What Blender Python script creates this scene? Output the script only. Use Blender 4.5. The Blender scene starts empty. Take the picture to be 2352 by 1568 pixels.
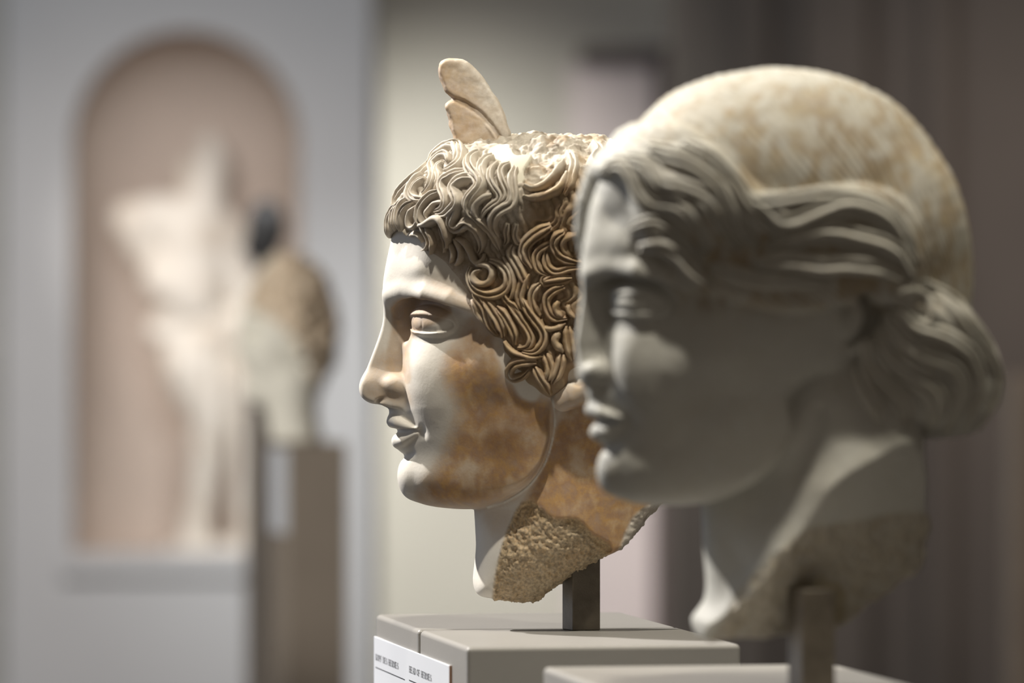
import bpy, math, random
import numpy as np
from mathutils import Vector, Matrix
from mathutils.bvhtree import BVHTree

# ------------------------------------------------------------------ camera, world, lights
sc = bpy.context.scene
COL = sc.collection
F = 11760.0                       # focal length in photo pixels (180 mm on a 36 mm sensor, 2352 px wide)
CAMZ = 1.60
D1, D2 = 3.53, 2.93               # distance to the winged head and to the large head
cam = bpy.data.cameras.new('camera'); cam.lens = 180; cam.sensor_width = 36
cam.dof.use_dof = True; cam.dof.focus_distance = D1 + 0.02; cam.dof.aperture_fstop = 5.8
cam.clip_start = 0.05
camo = bpy.data.objects.new('camera', cam); COL.objects.link(camo)
camo.location = (0, 0, CAMZ); camo.rotation_euler = (math.radians(90), 0, 0)
sc.camera = camo
sc.view_settings.view_transform = 'Standard'; sc.view_settings.look = 'None'
sc.view_settings.exposure = 0.0; sc.view_settings.gamma = 1.0
sc.view_settings.use_curve_mapping = False

def P(px, py, d):
    """world point seen at photo pixel (px, py) at distance d along the view axis"""
    return Vector(((px-1176)*d/F, d, CAMZ-(py-784)*d/F))

w = bpy.data.worlds.new('world'); sc.world = w; w.use_nodes = True
bg = w.node_tree.nodes['Background']
bg.inputs[0].default_value = (1.0, 0.86, 0.72, 1); bg.inputs[1].default_value = 0.14

def aim(o, target):
    o.rotation_euler = (Vector(target)-o.location).to_track_quat('-Z', 'Y').to_euler()
def spot(name, loc, target, energy, color, angle, size, blend=0.4):
    l = bpy.data.lights.new(name, 'SPOT'); l.energy = energy; l.color = color
    l.spot_size = math.radians(angle); l.shadow_soft_size = size; l.spot_blend = blend
    o = bpy.data.objects.new(name, l); COL.objects.link(o); o.location = loc; aim(o, target); return o
def area(name, loc, target, energy, color, sx, sy):
    l = bpy.data.lights.new(name, 'AREA'); l.energy = energy; l.color = color
    l.shape = 'RECTANGLE'; l.size = sx; l.size_y = sy
    o = bpy.data.objects.new(name, l); COL.objects.link(o); o.location = loc; aim(o, target); return o

mid = Vector((0.10, 3.25, 1.55))
KD = Vector((-0.66, 0.37, 0.66)).normalized()      # key: high, in front of the faces, a little beyond them
spot('key_spot', mid+KD*3.4, mid, 1100, (1.0, 0.955, 0.90), 30, 0.03)
TD = Vector((-0.08, -0.32, 0.94)).normalized()     # second gallery spot, nearly overhead
spot('top_spot', mid+TD*2.6, mid, 265, (1.0, 0.93, 0.80), 40, 0.05)
RD = Vector((0.50, -0.22, 0.84)).normalized()      # third spot, from behind the heads' right
spot('right_spot', mid+RD*3.0, mid, 120, (1.0, 0.95, 0.78), 36, 0.08)
area('window_light', (-3.0, 4.8, 1.8), (0.1, 3.3, 1.5), 15, (0.55, 0.72, 1.0), 1.2, 2.0)
spot('niche_spot', (-1.5, 11.5, 2.9), (-0.95, 15.2, 1.15), 240, (1.0, 0.92, 0.85), 46, 0.08, 1.0)
spot('statue_spot', (-2.2, 12.6, 3.4), (-0.97, 15.1, 1.75), 200, (1.0, 0.95, 0.90), 14, 0.05, 1.0)
spot('bust_spot', (-2.6, 5.6, 2.6), (-0.37, 8.5, 1.50), 480, (1.0, 0.97, 0.92), 16, 0.05, 0.6)
area('hall_wash', (-1.0, 9.5, 4.2), (-0.6, 15.0, 1.7), 125, (0.90, 0.94, 1.0), 3.0, 1.0)
spot('pillar_spot', (0.2, 12.0, 2.4), (-0.42, 15.0, 1.25), 160, (0.97, 1.0, 0.98), 30, 0.1, 1.0)
spot('back_wall_spot', (-0.5, 15.6, 3.9), (-0.02, 17.5, 0.25), 1200, (1.0, 1.0, 0.94), 62, 0.2, 1.0)
spot('panel_spot', (0.25, 13.5, 3.2), (0.35, 17.3, 1.1), 260, (1.0, 0.94, 0.93), 16, 0.2, 0.8)
spot('right_wall_spot', (1.6, 12.5, 3.4), (1.65, 16.2, 1.65), 230, (1.0, 0.86, 0.76), 40, 0.3, 1.0)

# ------------------------------------------------------------------ helpers: objects and materials
def tag(o, label=None, cat=None, group=None, kind=None):
    if label: o['label'] = label
    if cat: o['category'] = cat
    if group: o['group'] = group
    if kind: o['kind'] = kind
    return o
def empty(name, loc, rz=0):
    o = bpy.data.objects.new(name, None); COL.objects.link(o); o.location = loc
    o.rotation_euler = (0, 0, rz); o.empty_display_size = 0.05; return o
def mesh_obj(name, V, Fc, mat, parent=None, smooth=True):
    m = bpy.data.meshes.new(name)
    V = np.asarray(V, dtype=np.float64).reshape(-1, 3)
    if isinstance(Fc, np.ndarray):
        n = len(Fc); k = Fc.shape[1]
        m.vertices.add(len(V)); m.vertices.foreach_set('co', V.astype(np.float32).ravel())
        m.loops.add(n*k); m.loops.foreach_set('vertex_index', Fc.astype(np.int32).ravel())
        m.polygons.add(n)
        m.polygons.foreach_set('loop_start', np.arange(0, n*k, k, dtype=np.int32))
        m.polygons.foreach_set('loop_total', np.full(n, k, dtype=np.int32))
        m.update(calc_edges=True)
    else:
        m.from_pydata([tuple(v) for v in V], [], Fc)
    if smooth: m.polygons.foreach_set('use_smooth', [True]*len(m.polygons))
    m.update()
    if mat: m.materials.append(mat)
    o = bpy.data.objects.new(name, m); COL.objects.link(o)
    if parent: o.parent = parent
    return o
def box_vf(x0, x1, y0, y1, z0, z1):
    V = [(x0,y0,z0),(x1,y0,z0),(x1,y1,z0),(x0,y1,z0),(x0,y0,z1),(x1,y0,z1),(x1,y1,z1),(x0,y1,z1)]
    Fc = [(0,3,2,1),(4,5,6,7),(0,1,5,4),(1,2,6,5),(2,3,7,6),(3,0,4,7)]
    return V, Fc
def box(name, x0, x1, y0, y1, z0, z1, mat, parent=None, bevel=0.0, segs=2):
    V, Fc = box_vf(x0, x1, y0, y1, z0, z1)
    o = mesh_obj(name, V, Fc, mat, parent, smooth=False)
    if bevel:
        b = o.modifiers.new('bevel', 'BEVEL'); b.width = bevel; b.segments = segs; b.limit_method = 'ANGLE'
        o.data.polygons.foreach_set('use_smooth', [True]*len(o.data.polygons))
        b.harden_normals = True
    return o

class NT:
    def __init__(s, name):
        s.m = bpy.data.materials.new(name); s.m.use_nodes = True
        s.t = s.m.node_tree; s.b = s.t.nodes['Principled BSDF']
    def n(s, typ, **kw):
        o = s.t.nodes.new(typ)
        for k, v in kw.items():
            if k.startswith('i_'):
                key = k[2:]; key = int(key) if key.isdigit() else key
                o.inputs[key].default_value = v
            else: setattr(o, k, v)
        return o
    def l(s, a, b): s.t.links.new(a, b)
    def noise(s, scale, detail=4, rough=0.55, vec=None, dist=0.0):
        o = s.n('ShaderNodeTexNoise'); o.inputs['Scale'].default_value = scale
        o.inputs['Detail'].default_value = detail; o.inputs['Roughness'].default_value = rough
        o.inputs['Distortion'].default_value = dist
        if vec is not None: s.l(vec, o.inputs['Vector'])
        return o.outputs['Fac']
    def coord(s): 
        if not hasattr(s, '_c'): s._c = s.n('ShaderNodeTexCoord').outputs['Object']
        return s._c
    def ramp(s, fac, pts):
        o = s.n('ShaderNodeValToRGB'); e = o.color_ramp.elements
        while len(e) < len(pts): e.new(0.5)
        for i, (p, c) in enumerate(pts):
            e[i].position = p; e[i].color = (*c, 1) if len(c) == 3 else c
        s.l(fac, o.inputs[0]); return o.outputs[0]
    def mix(s, fac, a, b, mode='MIX'):
        o = s.n('ShaderNodeMix', data_type='RGBA', blend_type=mode)
        for sock, v in ((o.inputs[0], fac), (o.inputs[6], a), (o.inputs[7], b)):
            if isinstance(v, (int, float)): sock.default_value = v
            elif isinstance(v, tuple): sock.default_value = (*v, 1)
            else: s.l(v, sock)
        return o.outputs[2]
    def math(s, op, a, b=0.0, c=0.0, clamp=False):
        o = s.n('ShaderNodeMath', operation=op); o.use_clamp = clamp
        for i, v in enumerate((a, b, c)):
            if isinstance(v, (int, float)): o.inputs[i].default_value = v
            else: s.l(v, o.inputs[i])
        return o.outputs[0]
    def attr(s, name):
        return s.n('ShaderNodeAttribute', attribute_name=name).outputs['Fac']
    def bump(s, h, strength, dist):
        o = s.n('ShaderNodeBump'); o.inputs['Strength'].default_value = strength
        o.inputs['Distance'].default_value = dist; s.l(h, o.inputs['Height'])
        s.l(o.outputs[0], s.b.inputs['Normal'])
    def col(s, c): 
        if isinstance(c, tuple): s.b.inputs['Base Color'].default_value = (*c, 1)
        else: s.l(c, s.b.inputs['Base Color'])

def plain(name, c, rough=0.6, metal=0.0, var=0.08, scale=6.0, bump=0.0):
    t = NT(name); f = t.noise(scale, 5, 0.6, t.coord())
    a = tuple(max(0, x*(1-var)) for x in c); b = tuple(min(1, x*(1+var)) for x in c)
    t.col(t.ramp(f, [(0.3, a), (0.7, b)]))
    t.b.inputs['Roughness'].default_value = rough; t.b.inputs['Metallic'].default_value = metal
    if bump: t.bump(t.noise(scale*20, 4, 0.6, t.coord()), bump, 0.002)
    return t.m

def marble_mat(name, clean, patina_a, patina_b, dirt_shade, rough_c, fine=1.0):
    """stone whose stains follow the mesh attributes patina / dirt / coarse (mostly stains in the stone, with some shade and light painted in)"""
    t = NT(name); c = t.coord()
    n1 = t.noise(38, 5, 0.62, c); n2 = t.noise(150, 5, 0.7, c); n3 = t.noise(520, 3, 0.6, c); n4 = t.noise(14, 3, 0.5, c)
    base = t.ramp(n1, [(0.30, tuple(x*0.93 for x in clean)), (0.7, clean)])
    pat = t.mix(t.ramp(n2, [(0.38, (0,0,0)), (0.62, (1,1,1))]), patina_a, patina_b)
    pat = t.mix(t.ramp(n1, [(0.45, (0,0,0)), (0.68, (1,1,1))]), pat, tuple(min(1, 0.55*x+0.45*y) for x, y in zip(clean, patina_b)))
    pf = t.attr('patina')
    pf = t.math('ADD', pf, t.math('MULTIPLY', t.math('SUBTRACT', n1, 0.5), 0.9))
    pf = t.math('ADD', pf, t.math('MULTIPLY', t.math('SUBTRACT', n2, 0.5), 0.7))
    pf = t.math('MULTIPLY', pf, t.math('MULTIPLY', t.attr('patina'), 2.5, clamp=True), clamp=True)
    col = t.mix(pf, base, pat)
    df = t.attr('dirt_shade')
    df = t.math('MULTIPLY', df, t.math('MULTIPLY_ADD', n2, 2.4, -0.55, clamp=True), clamp=True)
    col = t.mix(df, col, dirt_shade)
    col = t.mix(t.math('MULTIPLY', t.attr('patina'), t.math('MULTIPLY_ADD', n4, 3.0, -1.45, clamp=True), clamp=True), col, tuple(0.5*x for x in patina_a))
    cf = t.attr('coarse')
    col = t.mix(cf, col, t.mix(t.ramp(n3, [(0.40, (0,0,0)), (0.62, (1,1,1))]), t.mix(t.ramp(n1, [(0.4, (0,0,0)), (0.65, (1,1,1))]), rough_c, tuple(0.5*x+0.5*y for x, y in zip(rough_c, patina_b))), tuple(0.55*x for x in rough_c)))
    t.col(col)
    t.b.inputs['Roughness'].default_value = 0.62
    t.b.inputs['Subsurface Weight'].default_value = 0.0
    t.b.inputs['Specular IOR Level'].default_value = 0.35
    h = t.math('ADD', t.math('MULTIPLY', n3, 0.35), n2)
    t.bump(h, 0.11*fine, 0.0015)
    return t.m

M = {}
M['hermes'] = marble_mat('weathered_marble', (0.70, 0.665, 0.60), (0.31, 0.145, 0.05), (0.52, 0.31, 0.12), (0.14, 0.105, 0.07), (0.50, 0.385, 0.23))
M['hermes_hair'] = marble_mat('weathered_marble_hair', (0.60, 0.55, 0.47), (0.31, 0.17, 0.07), (0.53, 0.365, 0.18), (0.12, 0.09, 0.06), (0.45, 0.36, 0.25), 1.6)
M['plaster'] = plain('plaster_fill', (0.54, 0.51, 0.42), 0.8, 0, 0.03, 20)
M['large'] = marble_mat('grey_marble', (0.47, 0.465, 0.425), (0.20, 0.125, 0.055), (0.33, 0.25, 0.13), (0.20, 0.155, 0.09), (0.30, 0.28, 0.20), 1.0)
M['steel'] = plain('dark_steel', (0.135, 0.115, 0.09), 0.45, 0.5, 0.25, 60, 0.15)
M['pedestal'] = plain('grey_lacquered_board', (0.25, 0.24, 0.225), 0.42, 0.0, 0.05, 9, 0.05)
M['plate'] = plain('white_label_card', (0.60, 0.62, 0.66), 0.35, 0, 0.02, 5)
M['plate_edge'] = plain('label_card_edge', (0.22, 0.12, 0.07), 0.5)
M['ink'] = plain('black_ink', (0.02, 0.02, 0.025), 0.5)

# ------------------------------------------------------------------ numeric sculpting kit (positive = inside)
def catmull(pts, n=6, closed=False):
    p = np.asarray(pts, float); N = len(p); out = []
    rng = range(N) if closed else range(N-1)
    for i in rng:
        if closed: a, b, c, d = p[(i-1) % N], p[i], p[(i+1) % N], p[(i+2) % N]
        else: a, b, c, d = p[max(i-1, 0)], p[i], p[i+1], p[min(i+2, N-1)]
        for k in range(n):
            t = k/n
            out.append(0.5*((2*b)+(-a+c)*t+(2*a-5*b+4*c-d)*t*t+(-a+3*b-3*c+d)*t**3))
    if not closed: out.append(p[-1])
    return np.array(out)
def poly_sd(X, Y, pts, smooth=5):
    q = catmull(pts, smooth, True) if smooth > 1 else np.asarray(pts, float)
    sh = X.shape; x = X.ravel().astype(np.float32); y = Y.ravel().astype(np.float32)
    best = np.full(x.shape, 1e12, np.float32); ins = np.zeros(x.shape, bool)
    for i in range(len(q)):
        ax, ay = q[i]; bx, by = q[(i+1) % len(q)]
        dx, dy = bx-ax, by-ay; L = dx*dx+dy*dy
        if L < 1e-9: continue
        t = np.clip(((x-ax)*dx+(y-ay)*dy)/L, 0, 1)
        best = np.minimum(best, (x-ax-t*dx)**2+(y-ay-t*dy)**2)
        c = (ay > y) != (by > y)
        if abs(dy) > 1e-9: ins ^= c & (x < (y-ay)/dy*dx+ax)
    return (np.sqrt(best)*np.where(ins, 1, -1)).reshape(sh)
def rbf(ctrl, X, Y, lo=None, hi=None, reg=20.0):
    c = np.asarray(ctrl, float); n = len(c); S = 300.0
    p = c[:, :2]/S
    def ph(r2): return 0.5*r2*np.log(r2+1e-9)
    d2 = ((p[:, None]-p[None])**2).sum(-1)
    A = np.zeros((n+3, n+3)); A[:n, :n] = ph(d2)+np.eye(n)*reg*1e-4
    A[:n, n] = 1; A[:n, n+1:] = p; A[n, :n] = 1; A[n+1:, :n] = p.T
    wt = np.linalg.solve(A, np.concatenate([c[:, 2], np.zeros(3)]))
    x = X.ravel()/S; y = Y.ravel()/S; out = wt[n]+wt[n+1]*x+wt[n+2]*y
    for i in range(n): out += wt[i]*ph((x-p[i, 0])**2+(y-p[i, 1])**2)
    out = out.reshape(X.shape)
    if lo is not None: out = np.clip(out, lo, hi)
    return out.astype(np.float32)
def smax(f, g, k):
    h = np.clip(0.5+0.5*(f-g)/k, 0, 1); return g*(1-h)+f*h+k*h*(1-h)
def smin(f, g, k): return -smax(-f, -g, k)
def relief(d, W, Ra, b, p=2.2):
    """solid whose outline in the side view is d=0 and whose half thickness grows to W over the depth Ra"""
    u = np.maximum(1-d/Ra, 0)[None]
    v = np.maximum(b, 0)/W[None]
    return ((1-(u**p+v**p)**(1/p))*np.minimum(Ra, W)[None]).astype(np.float32)
def vnoise(p, scale, seed=0):
    q = p/scale; i = np.floor(q).astype(np.int64); f = q-i; f = f*f*(3-2*f); out = 0
    for dx in (0, 1):
        for dy in (0, 1):
            for dz in (0, 1):
                h = ((i[..., 0]+dx)*73856093 ^ (i[..., 1]+dy)*19349663 ^ (i[..., 2]+dz)*83492791 ^ seed*7919) & 0xffffff
                h = (h*1103515245+12345) & 0x7fffffff; h = (h >> 8) & 0xffff
                wgt = (f[..., 0] if dx else 1-f[..., 0])*(f[..., 1] if dy else 1-f[..., 1])*(f[..., 2] if dz else 1-f[..., 2])
                out = out+wgt*(h/65535.0)
    return out*2-1
def fbm(p, scale, oct=4, seed=0):
    s = 0; a = 1
    for o in range(oct): s = s+a*vnoise(p, scale/2**o, seed+o); a *= 0.5
    return s

class Grid:
    """half volume b>=0; every field is mirrored in b when meshed (unless full)"""
    def __init__(s, a0, a1, c0, c1, bmax, h, full=False):
        s.h = h; s.full = full
        s.a = np.arange(a0, a1+h, h, dtype=np.float32); s.c = np.arange(c0, c1+h, h, dtype=np.float32)
        s.b = (np.arange(-bmax, bmax+h, h) if full else np.arange(h/2, bmax+h, h)).astype(np.float32)
        s.C, s.A = np.meshgrid(s.c, s.a, indexing='ij')      # (nc, na)
        s.B = s.b[:, None, None]
        s.f = np.full((len(s.b), len(s.c), len(s.a)), -1000.0, np.float32)
    def sl(s, lo, hi):
        """slices for a box lo=(a,b,c) hi=(a,b,c)"""
        def r(v, x0, x1): return slice(max(0, int(np.searchsorted(v, x0))-1), int(np.searchsorted(v, x1))+1)
        return (r(s.b, lo[1], hi[1]), r(s.c, lo[2], hi[2]), r(s.a, lo[0], hi[0]))
    def ell(s, c, r, k=8, sub=False, rot=0.0, yaw=0.0):
        """ellipsoid centre (a,b,c) radii (ra,rb,rc); rot turns it in the side view (degrees)"""
        m = max(r)+k*2+4
        q = s.sl([c[i]-m for i in range(3)], [c[i]+m for i in range(3)])
        da = s.a[q[2]][None, None, :]-c[0]; db = s.b[q[0]][:, None, None]-c[1]; dc = s.c[q[1]][None, :, None]-c[2]
        if rot:
            t = math.radians(rot); da, dc = da*math.cos(t)+dc*math.sin(t), -da*math.sin(t)+dc*math.cos(t)
        if yaw:
            t = math.radians(yaw); da, db = da*math.cos(t)+db*math.sin(t), -da*math.sin(t)+db*math.cos(t)
        rr = np.sqrt((da/r[0])**2+(db/r[1])**2+(dc/r[2])**2)+1e-6
        g = ((1-rr)*min(r)).astype(np.float32)
        s.f[q] = smin(s.f[q], -g, k) if sub else smax(s.f[q], g, k)
    def tube(s, pts, k=6, sub=False, flat=1.0):
        """chain of round cones: pts rows (a,b,c,r)"""
        p = np.asarray(pts, float); m = p[:, 3].max()+k*2+4
        lo = p[:, :3].min(0)-m; hi = p[:, :3].max(0)+m; q = s.sl(lo, hi)
        A = s.a[q[2]][None, None, :]; B = s.b[q[0]][:, None, None]; C = s.c[q[1]][None, :, None]
        g = None
        for i in range(len(p)-1):
            o = p[i]; d = p[i+1]-o; L = (d[:3]**2).sum()
            t = np.clip(((A-o[0])*d[0]+(B-o[1])*d[1]+(C-o[2])*d[2])/L, 0, 1)
            e = o[3]+t*d[3]-np.sqrt((A-o[0]-t*d[0])**2+(B-o[1]-t*d[1])**2+((C-o[2]-t*d[2])*flat)**2)
            g = e if g is None else np.maximum(g, e)
        g = g.astype(np.float32)
        s.f[q] = smin(s.f[q], -g, k) if sub else smax(s.f[q], g, k)
    def mesh(s):
        f = s.f
        if not s.full: f = np.concatenate([f[::-1], f], 0); b0 = -s.b[-1]
        else: b0 = s.b[0]
        V, Q = surface_nets(f)
        V = V*s.h
        V = np.stack([V[:, 2]+s.a[0], V[:, 0]+b0, V[:, 1]+s.c[0]], 1)   # -> (a, b, c)
        return V, Q
def surface_nets(f):
    f = np.pad(f, 1, constant_values=-1.0); ins = f > 0
    acc = np.zeros([n-1 for n in f.shape]+[3], np.float32); cnt = np.zeros([n-1 for n in f.shape], np.uint8)
    nx, ny, nz = f.shape
    cross = []
    for ax in range(3):
        s0 = [slice(None)]*3; s1 = [slice(None)]*3; s0[ax] = slice(0, -1); s1[ax] = slice(1, None)
        X = np.argwhere(ins[tuple(s0)] != ins[tuple(s1)])
        X2 = X.copy(); X2[:, ax] += 1
        fa = f[tuple(X.T)]; fb = f[tuple(X2.T)]; t = fa/(fa-fb)
        pos = X.astype(np.float32); pos[:, ax] += t
        cross.append((X, fa > 0))
        o = [i for i in range(3) if i != ax]
        for u in (0, 1):
            for v in (0, 1):
                cidx = X.copy(); cidx[:, o[0]] -= u; cidx[:, o[1]] -= v
                idx = tuple(cidx.T)
                for j in range(3): acc[idx+(np.full(len(X), j),)] += pos[:, j]     # unique per (u,v)
                cnt[idx] += 1
    vi = np.argwhere(cnt > 0); V = acc[tuple(vi.T)]/cnt[tuple(vi.T)][:, None]
    ids = np.full(cnt.shape, -1, np.int64); ids[tuple(vi.T)] = np.arange(len(vi))
    Q = []
    for ax in range(3):
        X, pos = cross[ax]; o = [(ax+1) % 3, (ax+2) % 3]
        def at(u, v):
            c = X.copy(); c[:, o[0]] -= u; c[:, o[1]] -= v; return ids[tuple(c.T)]
        q = np.stack([at(1, 1), at(0, 1), at(0, 0), at(1, 0)], 1)
        q[~pos] = q[~pos][:, ::-1]
        Q.append(q)
    Q = np.concatenate(Q)
    return V-1.0, Q
def smooth_verts(V, Q, it=2, lam=0.5, mask=None):
    e = np.concatenate([Q[:, [0, 1]], Q[:, [1, 2]], Q[:, [2, 3]], Q[:, [3, 0]]])
    n = len(V); deg = np.bincount(e[:, 0], minlength=n)+np.bincount(e[:, 1], minlength=n)
    for _ in range(it):
        S = np.stack([np.bincount(e[:, 0], V[e[:, 1], j], n)+np.bincount(e[:, 1], V[e[:, 0], j], n) for j in range(3)], 1)
        d = lam*(S/deg[:, None]-V)
        V = V+(d if mask is None else d*mask[:, None])
    return V
def normals(V, Q):
    n = np.cross(V[Q[:, 2]]-V[Q[:, 0]], V[Q[:, 3]]-V[Q[:, 1]]); N = np.zeros_like(V)
    for j in range(4):
        for k in range(3): N[:, k] += np.bincount(Q[:, j], n[:, k], len(V))
    return N/(np.linalg.norm(N, axis=1)[:, None]+1e-9)
def set_attr(o, name, vals):
    a = o.data.attributes.new(name, 'FLOAT', 'POINT'); a.data.foreach_set('value', np.asarray(vals, np.float32))
def sstep(x, a, b):
    t = np.clip((x-a)/(b-a), 0, 1); return t*t*(3-2*t)

class Frame:
    """maps sculpting units (a,b,c) to local metres, plus the object matrix in the world"""
    def __init__(s, a0, c0, D, yaw=0.0):
        s.a0, s.c0, s.s = a0, c0, D/F
        s.M = Matrix.Translation(P(a0, c0, D)) @ Matrix.Rotation(math.radians(yaw), 4, 'Z')
        s.Mi = s.M.inverted(); s.D = D
    def loc(s, V):
        V = np.asarray(V, float)
        return np.stack([(V[..., 0]-s.a0)*s.s, -V[..., 1]*s.s, -(V[..., 2]-s.c0)*s.s], -1)
    def ray(s, px, py):
        o = s.Mi @ Vector((0, 0, CAMZ)); t = s.Mi @ P(px, py, s.D); return o, (t-o).normalized()
HRES = 2.6
LRES = 4.0
# ------------------------------------------------------------------ the face, shared by both heads
HEADPOLY = [(905,520),(896,560),(888,600),(881,640),(880,665),(887,700),(900,740),(914,800),(914,850),(905,895),(894,930),
    (893,948),(898,965),(910,980),(914,995),(912,1012),(917,1035),(925,1050),(923,1064),(920,1080),(922,1103),(933,1130),(953,1149),(985,1161),
    (1030,1167),(1080,1168),(1120,1162),(1165,1145),(1212,1112),(1248,1062),(1266,1005),(1270,940),(1300,905),(1360,900),(1430,880),
    (1500,860),(1565,790),(1605,690),(1612,580),(1580,460),(1510,380),(1420,335),(1300,322),(1180,325),(1100,335),(1040,358),(980,400),(935,450)]
WCTL = [(900,450,150),(960,440,165),(1050,430,190),(1180,420,215),(1300,400,228),(1450,400,225),(1600,450,200),
    (930,560,118),(975,560,156),(1015,560,166),(1075,560,187),(1200,560,225),(1300,600,242),(1400,600,248),(1560,600,225),
    (915,620,112),(960,620,152),(1000,620,160),(1060,620,178),
    (945,690,104),(1000,690,144),(1060,690,172),(1090,690,190),(1200,700,218),(1400,740,235),(1500,740,225),
    (945,745,84),(1000,745,122),(1062,745,155),(1100,745,185),(1200,745,213),(1350,760,228),
    (930,800,84),(1000,810,128),(1060,810,166),(1110,815,200),(1200,820,214),
    (945,870,86),(1000,870,139),(1060,870,172),(1130,870,203),(1250,880,214),(1400,870,205),
    (920,930,62),(950,930,78),(1000,930,127),(1060,930,156),(1150,930,186),(1260,930,203),
    (920,985,62),(965,985,88),(1000,990,112),(1060,990,144),(1150,990,178),(1260,985,196),
    (940,1040,74),(965,1040,84),(1000,1040,102),(1060,1040,133),(1150,1045,164),(1230,1040,182),
    (940,1100,63),(980,1100,88),(1040,1100,115),(1120,1100,142),(1200,1100,165),
    (960,1150,60),(1050,1155,98),(1150,1140,135)]
RCTL = [(930,450,170),(1050,420,150),(1200,380,120),(1400,380,140),(1600,500,170),(1550,750,150),(1400,850,60),
    (900,560,180),(1000,600,190),(1100,620,190),(900,690,165),(1000,700,170),(1100,740,180),(1250,700,170),
    (930,800,155),(930,870,145),(1050,870,150),(1200,870,120),(1280,900,25),
    (910,930,128),(1000,940,128),(930,985,115),(1000,985,115),(1200,980,40),(1262,980,15),
    (930,1040,90),(1000,1040,92),(1100,1040,80),(1235,1040,16),(925,1100,75),(1000,1100,72),(1100,1100,60),(1200,1090,22),
    (960,1150,45),(1050,1150,36),(1150,1130,30)]
NOSE = [(890,640),(884,675),(882,702),(878,744),(865,786),(850,828),(836,866),(830,893),(834,910),(850,922),(873,927),(893,934),
    (955,935),(975,870),(975,760),(950,680),(925,640)]
NOSE_BROKEN = [(890,640),(884,675),(882,702),(878,744),(872,786),(868,815),(869,838),(872,862),(874,884),(882,905),(893,925),(902,938),
    (955,935),(975,870),(975,760),(950,680),(925,640)]

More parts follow.
